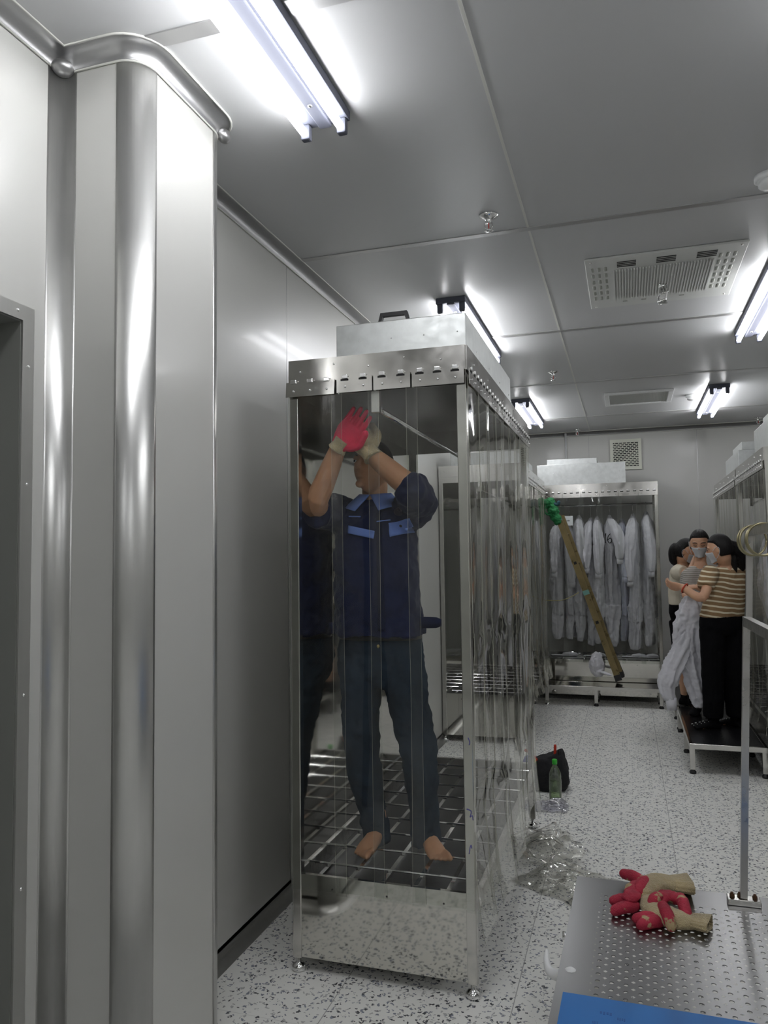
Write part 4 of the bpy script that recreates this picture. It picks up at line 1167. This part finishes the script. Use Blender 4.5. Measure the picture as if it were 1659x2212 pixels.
# woman in tan striped shirt, back to the camera
s3 = [(P(1567, 1224, 6.42), .085, .055), (P(1566, 1238, 6.42), .165, .085), (P(1567, 1262, 6.42), .175, .105), (P(1565, 1300, 6.42), .165, .105), (P(1559, 1332, 6.42), .178, .115)]
w3, b3 = woman('woman in a tan and cream striped shirt and black trousers, back to the camera', (-.60, .80, 0),
    P(1554, 1187, 6.36), (-.93, .30, -.22), P(1566, 1218, 6.40), s3,
    [(P(1532, 1243, 6.28), P(1517, 1291, 6.16), P(1474, 1268, 6.22), (-1, .1, .18), (.1, .6, .6), 1),
     (P(1597, 1246, 6.52), P(1566, 1290, 6.66), P(1508, 1268, 6.52), (-1, 0, 0), (0, .3, -1), -1)],
    [(P(1540, 1360, 6.38), P(1540, 1455, 6.38), Z(P(1541, 1545, 6.40), BT + .09), Z(P(1497, 1560, 6.36), BT)),
     (P(1583, 1362, 6.46), P(1586, 1460, 6.46), Z(P(1590, 1545, 6.50), BT + .09), Z(P(1548, 1552, 6.62), BT))],
    M['tanstripe'], s=.95, hair=[([P(1574, 1178, 6.40), P(1590, 1190, 6.44), P(1600, 1212, 6.46), P(1602, 1226, 6.46)], [.045, .05, .055, .058, .058, .058, .056, .056, .052, .05, .045, .035, .03]), ([P(1572, 1190, 6.38), P(1584, 1210, 6.38), P(1590, 1238, 6.38)], [.03, .035, .035, .032, .03, .025, .02, .014, .008])], shoes='dots')
bm = NB(); c = P(1474, 1268, 6.22).lerp(P(1517, 1291, 6.16), .12); ax = (P(1474, 1268, 6.22) - P(1517, 1291, 6.16)).normalized(); u = ax.cross(Vector((0, 0, 1))).normalized(); v = ax.cross(u)
tube(bm, [c + u * (.036 * math.cos(k_ * PI / 12)) + v * (.036 * math.sin(k_ * PI / 12)) for k_ in range(25)], .006, 8)
obj('bracelet', bm, M['coral'], w3, True)
# woman facing the camera
s2 = [(P(1513, 1222, 6.98), .075, .055), (P(1512, 1236, 6.98), .15, .08), (P(1512, 1262, 6.98), .16, .10), (P(1512, 1300, 6.98), .15, .10), (P(1513, 1325, 6.98), .165, .11)]
w2, b2 = woman('masked woman facing the camera in a finely striped grey shirt, between the others', (-.15, -.98, 0),
    P(1511, 1175, 6.93), (-.12, -.95, -.30), P(1513, 1212, 6.97), s2,
    [(P(1478, 1245, 6.95) + Vector((.06, 0, 0)), P(1482, 1285, 6.90), P(1500, 1290, 6.72), (.5, -.7, 0), (0, .3, 1), 1),
     (P(1546, 1245, 7.0), P(1550, 1290, 6.95), P(1525, 1290, 6.80), (-.7, -.5, 0), (0, .3, 1), -1)],
    [(P(1500, 1350, 6.98), P(1503, 1435, 6.95), Z(P(1505, 1500, 6.98), BT + .09), Z(P(1495, 1530, 6.80), BT)),
     (P(1528, 1350, 6.98), P(1530, 1435, 6.95), Z(P(1533, 1500, 6.98), BT + .09), Z(P(1532, 1530, 6.80), BT))],
    M['greystripe'], s=.97, shoes=True)
# woman on the left in cream t-shirt
s1 = [(P(1473, 1221, 7.36), .07, .05), (P(1471, 1234, 7.36), .14, .075), (P(1471, 1260, 7.36), .15, .095), (P(1472, 1290, 7.36), .14, .095), (P(1474, 1305, 7.36), .15, .10)]
w1, b1 = woman('woman in a cream t-shirt with a ponytail and face mask, turned right', (.75, -.35, 0),
    P(1482, 1192, 7.32), (.93, -.25, -.25), P(1475, 1215, 7.35), s1,
    [(P(1466, 1236, 7.20), P(1489, 1238, 7.10), P(1503, 1205, 7.16), (.3, 0, 1), (1, 0, 0), 1),
     (P(1478, 1236, 7.50), P(1500, 1262, 7.50), P(1520, 1250, 7.45), (1, 0, .3), (0, 0, 1), -1)],
    [(P(1470, 1340, 7.32), P(1476, 1420, 7.30), Z(P(1479, 1485, 7.34), .08 + BT), Z(P(1500, 1500, 7.30), BT + .0)),
     (P(1480, 1340, 7.42), P(1488, 1420, 7.42), Z(P(1492, 1485, 7.44), .08 + BT), Z(P(1512, 1500, 7.42), BT + .0))],
    M['creamtee'], s=.95, hair=[([P(1466, 1178, 7.34), P(1457, 1188, 7.35), P(1455, 1208, 7.36), P(1458, 1220, 7.36)], [.03, .042, .048, .05, .05, .05, .048, .045, .042, .038, .032, .025, .015])], sleeve=.55, pants='short')

M['coverall'] = mat('white_cleanroom_cloth', (.62, .62, .66), .85, bump=.35, bscale=14, sheen=.2)
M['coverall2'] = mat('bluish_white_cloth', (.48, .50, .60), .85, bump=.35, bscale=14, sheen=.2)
# coverall the women hold up
t = thing('coverall', 'crumpled white coverall held up between the women, sleeve dangling over the bench edge', 'coverall', P(1500, 1400, 6.5))
bm = NB()
tube(bm, bez([P(1496, 1288, 6.62), P(1496, 1330, 6.60), P(1490, 1380, 6.58), P(1500, 1440, 6.56), P(1512, 1490, 6.55), P(1520, 1528, 6.55)], 4),
     [.05, .06, .075, .085, .095, .10, .108, .112, .115, .112, .108, .105, .10, .096, .09, .088, .085, .08, .078, .075, .07], 14, flat=.5, updir=Vector((0, 1, 0)), fold=.75, seed=2)
tube(bm, bez([P(1508, 1292, 6.66), P(1515, 1350, 6.64), P(1514, 1420, 6.62), P(1512, 1470, 6.60)], 4), [.05, .055, .065, .07, .075, .08, .08, .08, .078, .075, .07, .065, .055], 12, flat=.5, updir=Vector((0, 1, 0)), fold=.7, seed=5)
tr_ = obj('trunk', bm, M['coverall'], t, True); remesh(tr_, .007, 1, .02, .04)
bm = NB()
tube(bm, bez([P(1488, 1370, 6.56), P(1470, 1410, 6.50), P(1447, 1462, 6.46), P(1440, 1484, 6.46), P(1449, 1512, 6.46)], 4), [.05, .055, .058, .06, .062, .064, .066, .068, .070, .072, .070, .066, .060, .055, .05, .044, .040], 14, flat=.6, updir=Vector((0, 1, 0)), fold=.55, seed=8)
sl = obj('sleeve', bm, M['coverall'], t, True); remesh(sl, .007, 1, .015, .04)
bm = NB(); tube(bm, [P(1449, 1508, 6.46), P(1452, 1534, 6.46)], [.042, .038], 14, flat=.65); obj('cuff', bm, M['coverall'], sl, True)

# ---------------------------------------------------------------- what hangs in the back cabinet
def hung(cu, ztop, zsleeve, zleg, dxs, label, mm, dy=0.0, w=.085, tw=0.0, num=None):
    w = w * .82
    x = P(cu, 1200, 8.62).x; y = 8.90 + dy
    h = thing('clothes_hanger', 'wire hanger carrying the ' + label.split(',')[0], 'hanger', (x, y, 2.08), 'wire hangers in the back wall cabinet')
    bm = NB(); tube(bm, bez([(x, y - .012, 2.095), (x, y + .004, 2.125), (x, y + .018, 2.10), (x, y + .004, 2.07), (x, y, 2.03)], 5), .0022, 6); obj('hook', bm, M['chrome'], h, True)
    bm = NB(); tube(bm, [(x, y, 2.03), (x + tw * .17, y - .17, ztop - .03), (x - tw * .17, y + .17, ztop - .03), (x, y, 2.03)], .0022, 6); obj('shoulder_wire', bm, M['chrome'], h, True)
    t = thing('coverall', label, 'coverall', (x, y, zleg), 'white coveralls on hangers in the back wall cabinet')
    bm = NB()
    prof = [(0, .014, .05), (.05, .03, .13), (.12, .055, .19), (.3, w * .8, .2), (.55, w * .95, .19), (.8, w, .18), (1.0, w * 1.05, .17), (1.15, w, .15), ]
    zz_ = [ztop - d_ * (ztop - zleg) / 1.45 for d_, _, _ in prof]
    rs = []; sd = x * 13.0
    for q_ in range(41):
        z = ztop - (zz_[0] - zz_[-1]) * q_ / 40
        for i_ in range(len(zz_) - 1):
            if zz_[i_] >= z - 1e-6 >= zz_[i_ + 1] - 1e-5: break
        f_ = (zz_[i_] - z) / (zz_[i_] - zz_[i_ + 1]); hw = prof[i_][1] * (1 - f_) + prof[i_ + 1][1] * f_; hd = prof[i_][2] * (1 - f_) + prof[i_ + 1][2] * f_
        r_ = []
        for k_ in range(56):
            a = 2 * PI * k_ / 56; ca, sa = math.cos(a), math.sin(a)
            g_ = 1 + min(1, q_ / 10) * (.75 * nz(ca * 2.6 + sd, sa * 2.6, z * 1.3) + .4 * nz(ca * 6 + sd, sa * 6, z * 2.5 + 4) + .18 * nz(sd + ca * 2, z * 14, sa * 2))
            r_.append(Vector((x + tw * .1 * math.sin(q_ / 20) + hw * g_ * ca, y + hd * (.6 + .4 * g_) * sa, z)))
        rs.append(r_)
    rings(bm, rs)
    zc = ztop - 1.0 * (ztop - zleg) / 1.45
    for sy in (-1, 1):
        tube(bm, bez([(x, y + sy * .08, zc), (x + sy * .01, y + sy * .09, (zc + zleg) / 2), (x + sy * .02, y + sy * .09, zleg)], 4), [w, w * .95, w * .9, w * .85, w * .8, w * .75, w * .7, w * .62, w * .5], 12, round_ends=False, fold=.6, seed=sy + x * 9)
    tr_ = obj('trunk', bm, mm, t, True); remesh(tr_, .009, 1, .02, .05)
    for sy in ((-1,) if not dxs[1] else (-1, 1)):
        dx = dxs[0] if sy < 0 else dxs[1]
        bm = NB()
        p0 = Vector((x, y + sy * .15, ztop - .06)); p2 = Vector((x + dx, y + sy * .27 - (dy if sy < 0 else 0), zsleeve))
        tube(bm, bez([p0, p0.lerp(p2, .25) + Vector((dx * .3, sy * .04, 0)), p0.lerp(p2, .65) + Vector((dx * .35, sy * .02, 0)), p2], 4), [.030, .045, .055, .062, .066, .07, .072, .072, .070, .066, .058, .050, .040], 14, flat=.75, updir=Vector((1, 0, 0)), fold=.45, seed=x * 7)
        sl = obj('sleeve', bm, mm, t, True); remesh(sl, .008, 1, .012, .05)
        bm = NB(); tube(bm, [p2 + Vector((0, 0, .01)), p2 - Vector((0, 0, .05))], [.036, .034], 12, flat=.8); obj('cuff', bm, mm, sl, True)
    if num:
        c_ = Vector((x - .012, y - .262, ztop - .26))
        for nm_, pl_ in (('handwritten_one', [(-.035, .03), (-.028, .055), (-.036, 0), (-.034, -.05)]), ('handwritten_six', [(.030, .055), (.0, .03), (-.012, -.015), (.004, -.05), (.026, -.04), (.030, -.012), (.012, .002), (-.008, -.018)])):
            bm = NB(); tube(bm, bez([c_ + Vector((a_, 0, b_)) for a_, b_ in pl_], 6), .0045, 6)
            no_ = obj(nm_, bm, M['blackcloth'], t, True)
            sw = no_.modifiers.new('wrap', 'SHRINKWRAP'); sw.target = tr_; sw.wrap_method = 'PROJECT'; sw.use_project_y = True; sw.use_negative_direction = True; sw.offset = .003; sw.wrap_mode = 'OUTSIDE_SURFACE'
    return t
hung(1200, 1.93, 1.36, .62, (-.02, .05), 'white coverall hanging behind the green bundle, leftmost in the back cabinet', M['coverall'], w=.08)
hung(1228, 1.90, 1.25, .62, (.03, 0), 'plain white coverall partly behind the upper ladder, second from the left', M['coverall'], dy=.05, w=.07)
hung(1250, 2.00, 1.42, .60, (.03, .03), 'white coverall with its pointed shoulder just right of the small card', M['coverall'], w=.07)
hung(1276, 1.97, 1.40, .56, (-.05, .05), 'white coverall hanging left of the numbered one, two sleeves in front', M['coverall'], w=.075)
hung(1290, 1.98, 1.34, .58, (.01, .0), 'white coverall with a small blue mark, sleeve reaching down beside the ladder', M['coverall'], dy=-.02, w=.07)
hung(1318, 1.99, 1.5, .55, (.10, .0), 'white coverall with the handwritten number on its chest', M['coverall'], w=.10, num='16', dy=.01)
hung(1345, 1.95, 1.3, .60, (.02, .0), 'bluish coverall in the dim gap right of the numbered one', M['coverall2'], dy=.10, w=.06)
hung(1370, 2.00, 1.26, .52, (-.05, .04), 'white coverall with a long sleeve swung left, second from the right', M['coverall'], w=.09)
hung(1400, 2.02, 1.36, .56, (.03, .0), 'white coverall hanging rightmost next to the cabinet post', M['coverall'], w=.075)

def hung_side(y, ztop, label, x=1.25, w=.09, zleg=.65):
    t = thing('coverall', label, 'coverall', (x, y, zleg), 'coveralls in the right-hand cabinet')
    bm = NB()
    tube(bm, [(x, y, ztop + .0), (x, y, ztop - .1), (x, y, ztop - .5), (x, y, zleg + .3), (x, y, zleg)], [.10, .24, .26, .22, .17], 20, flat=.4, updir=Vector((0, 1, 0)))
    o = obj('trunk', bm, M['coverall'], t, True); remesh(o, .012, 3, .07, .1)
    bm = NB(); tube(bm, bez([(x - .22, y, ztop - .1), (x - .26, y - .02, ztop - .4), (x - .22, y - .03, ztop - .72)], 4), [.05, .06, .065, .068, .07, .066, .06, .05, .04], 12)
    o = obj('sleeve', bm, M['coverall'], t, True); remesh(o, .01, 3, .03, .07)
    bm = NB(); tube(bm, [(x, y, 2.06), (x, y, ztop)], .003, 6); obj('hanger_hook', bm, M['chrome'], t, True)
hung_side(5.95, 1.72, 'pale coverall hanging at the near end of the nearer right-hand cabinet')
hung_side(6.35, 1.75, 'coverall hanging second from the near end of the nearer right-hand cabinet')

# small things in and before the back cabinet
t = thing('card', 'small white card with tiny print hanging in the back cabinet left of the ladder', 'card', P(1225, 1125, 8.56))
c = P(1225, 1125, 8.56)
bm = NB(); box(bm, c.x - .062, c.x + .062, c.y - .001, c.y + .001, c.z - .052, c.z + .052); obj('paper', bm, mat('white_card', (.62, .66, .66), .7), t)
for k_ in range(7):
    bm = NB(); box(bm, c.x - .03 + k_ * .009, c.x - .025 + k_ * .009, c.y - .0018, c.y - .001, c.z - .006 - .002 * (k_ % 2), c.z + .006 + .002 * (k_ % 3)); obj('printed_mark', bm, M['black'], t)

t = thing('ladder', 'worn golden aluminium ladder leaning to the left in front of the back cabinet', 'ladder', P(1337, 1472, 8.33))
lt_, lb_ = P(1204, 1112, 8.33), P(1336, 1468, 8.33)
M['gold'] = mat('worn_golden_aluminium', hexlin('847550'), .35, .5, var=.15, vscale=12, rvar=.1)
M['teal'] = mat('pale_teal_plastic', hexlin('6f9c92'), .6)
d = (lt_ - lb_).normalized()
for k_, dy in enumerate((-.0, .20)):
    bm = NB()
    a_ = lb_ + Vector((.025 * k_, dy, 0)); b_ = lt_ + Vector((.025 * k_, dy, 0)); s_ = d.cross(Vector((0, 1, 0))).normalized()
    rings(bm, [[p + s_ * i + Vector((0, j, 0)) for i, j in ((-.031, -.012), (.031, -.012), (.031, .012), (-.031, .012))] for p in (a_, b_)])
    rl = obj('rail', bm, M['gold'], t)
    bm = NB(); rings(bm, [[p + s_ * i + Vector((0, j, 0)) for i, j in ((-.034, -.016), (.034, -.016), (.034, .016), (-.034, .016))] for p in (a_ - d * .012, a_ + d * .05)]); obj('rubber_foot', bm, M['black'], rl)
    if k_ == 0:
        for f in (.70, .34):
            c = a_.lerp(b_, f); bm = NB(); rings(bm, [[c + d * q + s_ * i + Vector((0, -.0125, 0)) + Vector((0, j, 0)) for q, i in ((-.015, -.015), (.015, -.015), (.015, .015), (-.015, .015))] for j in (-.001, .001)]); obj('rung_socket', bm, M['slot'], rl)
        for f in (.975, .52):
            c = a_.lerp(b_, f); bm = NB(); rings(bm, [[c + d * q + s_ * i + Vector((0, j, 0)) for q, i in ((-.024, -.032), (.024, -.032), (.024, .032), (-.024, .032))] for j in (-.017, -.011)]); obj('rung_plug', bm, M['teal'], rl)
for f in (.12, .34, .52, .70, .88):
    c = lb_.lerp(lt_, f); bm = NB(); tube(bm, [c + Vector((0, .012, 0)), c + Vector((.025, .19, 0))], .014, 8); obj('rung', bm, M['gold'], t)
t = thing('green_bundle', 'green cloth bundle with a dark strap tied over the top of the ladder', 'cloth', P(1193, 1105, 8.30))
M['green'] = mat('crumpled_green_cloth', hexlin('1b6e3c'), .8, bump=.6, bscale=30, var=.25, vscale=15)
bm = NB(); tube(bm, bez([P(1178, 1084, 8.30), P(1190, 1090, 8.29), P(1196, 1108, 8.29), P(1203, 1126, 8.30)], 4), [.03, .05, .06, .062, .055, .05, .058, .062, .060, .055, .052, .048, .04], 12, round_ends=True)
o = obj('cloth', bm, M['green'], t, True); remesh(o, .006, 2, .04, .04)
bm = NB(); c = P(1186, 1102, 8.26); tube(bm, [c + Vector((.045 * math.cos(k_ * PI / 10), -.01, .05 * math.sin(k_ * PI / 10))) for k_ in range(21)], .010, 8); obj('loop_handle', bm, M['green'], t, True)
bm = NB(); tube(bm, bez([P(1196, 1088, 8.27), P(1204, 1090, 8.27), P(1207, 1085, 8.27)], 4), .018, 8, round_ends=True); obj('dark_strap', bm, mat('dark_teal', hexlin('10404a'), .6), t, True)
bm = NB(); tube(bm, bez([P(1150, 1288, 8.30), P(1175, 1296, 8.33), P(1210, 1297, 8.32), P(1232, 1290, 8.32), P(1250, 1280, 8.33)], 5), .004, 6)
tag(obj('cord', bm, mat('yellow_cord', hexlin('a09a62'), .7), None, True), 'thin yellow cord strung from the ladder to the left', 'cord')
def lump(name, pts, rad, m, label, cat, group=None, flat=.6, disp=.02, vox=.006):
    bm = NB(); tube(bm, bez(pts, 4), rad, 12, round_ends=True, flat=flat)
    o = obj(name, bm, m, None, True); remesh(o, vox, 3, disp, .05)
    return tag(o, label, cat, group)
t = thing('cloth_sack', 'small crumpled white cloth bag on the bench left of the ladder foot', 'bag', (-.28, 8.36, .2))
bm = NB(); tube(bm, bez([P(1292, 1408, 8.42), P(1288, 1428, 8.40), P(1292, 1448, 8.40), P(1300, 1455, 8.36)], 4), [.03, .045, .055, .062, .07, .075, .078, .078, .074, .068, .06, .05, .04], 14, flat=.7)
o = obj('bag_body', bm, M['coverall'], t, True); remesh(o, .007, 3, .03, .05)
bm = NB(); tube(bm, bez([P(1300, 1452, 8.33), P(1312, 1456, 8.32), P(1318, 1458, 8.31)], 4), [.02, .028, .03, .032, .03, .028, .025, .022, .018], 12, flat=.5, round_ends=True); obj('bag_mouth', bm, M['coverall'], t, True)
for (u, v, w_, lb) in ((1368, 1418, .10, 'white slipper on the cabinet grid right of the ladder'), (1218, 1417, .12, 'flat white slipper on the cabinet grid far left'), (1400, 1421, .08, 'white slipper on the cabinet grid by the right post'), (1283, 1412, .09, 'white slipper on the cabinet grid above the cloth bag')):
    t = thing('slipper', lb, 'slipper', P(u, v, 8.75), 'white slippers inside the back cabinet')
    c = P(u, v, 8.75); c.z = .452; 
    bm = NB(); tube(bm, [c + Vector((-w_, 0, 0)), c, c + Vector((w_, .02, 0))], [.022, .028, .032], 12, round_ends=True, flat=.35); o = obj('sole', bm, M['coverall'], t, True)
    bm = NB(); tube(bm, [c + Vector((w_ * .1, 0, .014)), c + Vector((w_ * .6, .01, .018)), c + Vector((w_, .02, .012))], [.028, .034, .030], 12, round_ends=True, flat=.6); o = obj('upper', bm, M['coverall'], t, True)

# ---------------------------------------------------------------- on the floor
t = thing('tool_bag', 'open black tool bag with red-handled tools on the floor behind the bottle', 'bag', (-.56, 5.25, 0))
bm = NB()
rings(bm, [[Vector((-.56 + hw * (abs(math.cos(a)) ** .6) * (1 if math.cos(a) > 0 else -1), 5.30 + hd * (abs(math.sin(a)) ** .6) * (1 if math.sin(a) > 0 else -1), z + (.05 * math.cos(a) if z > .2 else 0))) for a in [2 * PI * k_ / 24 for k_ in range(24)]] for z, hw, hd in ((.002, .13, .09), (.05, .15, .10), (.12, .15, .10), (.19, .13, .08), (.215, .11, .06))])
o = obj('bag_body', bm, mat('black_canvas', (.012, .012, .014), .9, bump=.4, bscale=120), t, True); remesh(o, .008, 2, .03, .08)
bm = NB(); tube(bm, bez([(-.62, 5.24, .20), (-.655, 5.22, .25), (-.68, 5.21, .262)], 5), .011, 10, round_ends=True); obj('tool_handle', bm, mat('red_tool_grip', hexlin('d03a1e'), .5), t, True)
bm = NB(); tube(bm, [(-.50, 5.27, .19), (-.495, 5.27, .29)], .009, 10, round_ends=True); obj('tool_handle', bm, mat('red_tool_grip_b', hexlin('c23018'), .5), t, True)
bm = NB(); tube(bm, [(-.70, 5.22, .16), (-.67, 5.2, .215)], .02, 10, round_ends=True); obj('tool_handle', bm, mat('blue_tool_grip', hexlin('2a2a9c'), .5), t, True)
bm = NB(); tube(bm, [(-.655, 5.2, .17), (-.63, 5.19, .205)], .016, 10, round_ends=True); obj('tool_handle', bm, mat('yellow_tool_grip', hexlin('d8a52a'), .5), t, True)
bm = NB(); box(bm, -.478, -.466, 5.25, 5.262, .12, .27, .002); obj('file', bm, M['black'], t)

bx, by = -.478, 5.02
t = thing('water_bottle', 'clear plastic bottle with a green cap, half full of pale green liquid', 'bottle', (bx, by, 0))
pet = film('pet_plastic', (.93, .97, .93), gloss=.05, haze=.04, boost=1.6, base=.03, hazecol=(.6, .75, .6))
bm = NB(); lathe(bm, (bx, by, 0), [(0, .003), (.033, .002), (.039, .010), (.039, .07), (.037, .075), (.039, .08), (.039, .14), (.037, .147), (.038, .155), (.037, .18), (.024, .21), (.013, .228), (.013, .24)], 24)
bo = obj('bottle_body', bm, pet, t, True)
bm = NB(); lathe(bm, (bx, by, 0), [(0, .005), (.034, .006), (.0365, .012), (.0365, .135), (0, .135)], 24); obj('liquid', bm, film('pale_green_liquid', (.74, .84, .62), gloss=.05, haze=.10, boost=.6, base=.0, hazecol=(.5, .65, .4)), t, True)
bm = NB(); lathe(bm, (bx, by, 0), [(0, .236), (.016, .236), (.0165, .262), (.014, .266), (0, .266)], 20); obj('cap', bm, mat('bright_green_cap', hexlin('32b830'), .4), t, True)

def crumple(name, label, cat, c, sx, sy, sz, m, seed=0, nu=36, nv=24, curl=0.0, rot=0.0, group=None):
    bm = NB()
    cr, sr = math.cos(rot), math.sin(rot)
    def fn(u, v):
        x = (u - .5) * sx; y = (v - .5) * sy
        n1 = nz(u * 3 + seed, v * 3, seed) ; n2 = nz(u * 7 + seed, v * 7, seed + 3)
        edge = min(u, 1 - u, v, 1 - v) * 4
        x += .06 * n2 * sx; y += .08 * nz(u * 4, v * 4 + seed, 9) * sy
        z = max(.003, sz * (.45 + 1.6 * abs(n1) + .15 * n2) * min(1, .3 + edge) + curl * (abs(u - .5) * 2) ** 3)
        return Vector((c[0] + x * cr - y * sr, c[1] + x * sr + y * cr, c[2] + z))
    grid(bm, fn, nu, nv)
    o = obj(name, bm, m, None, True, recalc=False)
    return tag(o, label, cat, group)
crumple('plastic_offcut', 'crumpled clear plastic offcut on the floor beside the near cabinet, curling up', 'plastic sheet', (-.49, 4.20, 0), .34, .44, .06, M['film_loose'], 2, curl=.05, rot=.5, group='clear plastic offcuts on the floor')
crumple('plastic_offcut', 'clear plastic offcut tapering to a point beside the corner of the perforated bench', 'plastic sheet', (-.30, 3.80, 0), .44, .36, .045, M['film_loose'], 7, rot=-.55, group='clear plastic offcuts on the floor')
crumple('plastic_pouch', 'clear plastic pouch with purplish print lying before the tool bag', 'bag', (-.53, 4.90, 0), .28, .18, .035, film('pouch_film', (.80, .80, .86), gloss=.08, haze=.10, boost=2.0, base=.05, hazecol=(.6, .6, .75), bump=.3, bscale=30), 4)
bm = NB()
tube(bm, bez([(-.36, 4.13, .06), (-.42, 4.12, .10), (-.50, 4.10, .085), (-.58, 4.13, .02)], 5), [.006, .01, .014, .018, .02, .022, .022, .022, .022, .02, .018, .016, .012, .01, .008, .006], 10, flat=.5)
tag(obj('plastic_roll', bm, M['film_loose'], None, True), 'rolled edge of clear plastic sheet on the floor below the curtains', 'plastic sheet', 'clear plastic offcuts on the floor')

# ---------------------------------------------------------------- the pair of gloves on the perforated bench
def work_glove(label, wrist, palm, fingers, cuff, thumb, seedr):
    t = thing('work_glove', label, 'glove', palm[0] if isinstance(palm, list) else palm, 'red and cream work gloves on the bench')
    bm = NB(); tube(bm, bez(palm, 4), [.034 + .010 * math.sin(PI * k_ / (4 * (len(palm) - 1))) for k_ in range(4 * (len(palm) - 1) + 1)], 14, round_ends=True, flat=.62, updir=Vector((0, 0, 1)))
    for f in fingers: tube(bm, bez([f[0], f[0].lerp(f[1], .5)], 3), .0115, 10, round_ends=True)
    pl_ = obj('knit_body', bm, M['knit'], t, True); remesh(pl_, .0035, 3, .006, .03)
    # ribbed cuff
    bm = NB()
    a, b, ra, rb = cuff
    d = (b - a).normalized(); s_ = d.cross(Vector((0, 0, 1))).normalized(); u_ = s_.cross(d)
    rs = []
    for q_ in range(9):
        f = q_ / 8; c = a.lerp(b, f); r_ = []
        for k_ in range(48):
            an = 2 * PI * k_ / 48; rad = (ra + (rb - ra) * f ** .7) * (1 + .06 * math.cos(an * 16) + .15 * f * math.sin(3 * an + seedr))
            r_.append(c + s_ * rad * math.cos(an) + u_ * rad * .48 * math.sin(an) * (1 + .2 * math.sin(an * 2 + seedr)))
        rs.append(r_)
    rings(bm, rs, cap=False); o = obj('ribbed_cuff', bm, M['knit'], t, True); md = o.modifiers.new('t', 'SOLIDIFY'); md.thickness = .003
    for f in fingers:
        bm = NB(); mid = f[0].lerp(f[1], .55) + Vector((0, 0, f[2] if len(f) > 2 else .004))
        pts = bez([f[0], mid, f[1]], 4); n_ = len(pts)
        tube(bm, pts, [.0135 + .0045 * math.sin(PI * min(1, .25 + .75 * k_ / (n_ - 1)) ) + .002 * (k_ / (n_ - 1)) for k_ in range(n_)], 12, round_ends=True)
        o = obj('rubber_finger', bm, M['redrub'], t, True); remesh(o, .003, 2, .004, .02)
    bm = NB(); tube(bm, bez(thumb, 4), .027, 12, round_ends=True, flat=.6, updir=Vector((0, 0, 1))); o = obj('rubber_palm', bm, M['redrub'], t, True); remesh(o, .0035, 3, .010, .03)
def G(u, v, h=.014):
    """point h metres above the bench top seen at u,v"""
    d = RM @ Vector((u - 829.5, -(v - 1106.0), -FPX)); k_ = (BZ + h - CAMH) / d.z
    return Vector((0, 0, CAMH)) + d * k_
work_glove('red-fingered work glove lying at the back with its cream cuff fanned to the right',
    None, [G(1452, 1908, .034), G(1418, 1908, .04), G(1385, 1925, .038)],
    [(G(1388, 1903, .034), G(1348, 1888, .034)), (G(1378, 1925, .045), G(1396, 1903, .05), .008), (G(1370, 1946, .018), G(1326, 1946, .016)), (G(1372, 1958, .016), G(1328, 1967, .016))],
    (G(1440, 1908, .03), G(1492, 1912, .028), .038, .058), [G(1362, 1938, .040), G(1375, 1915, .045), G(1398, 1912, .048)], .5)
work_glove('red-fingered work glove lying in front with its cream cuff towards the right',
    None, [G(1490, 1990, .016), G(1458, 1985, .018), G(1420, 1970, .022), G(1405, 1950, .026)],
    [(G(1420, 1985, .016), G(1376, 1985, .016)), (G(1425, 1990, .014), G(1385, 1998, .014)), (G(1432, 1958, .044), G(1449, 2001, .020), .008), (G(1470, 1940, .036), G(1484, 1985, .022), .012), (G(1408, 1955, .034), G(1422, 1938, .046), .006)],
    (G(1480, 1986, .017), G(1534, 1997, .020), .032, .041), [G(1420, 1945, .036), G(1440, 1935, .040), G(1466, 1942, .038)], 1.3)
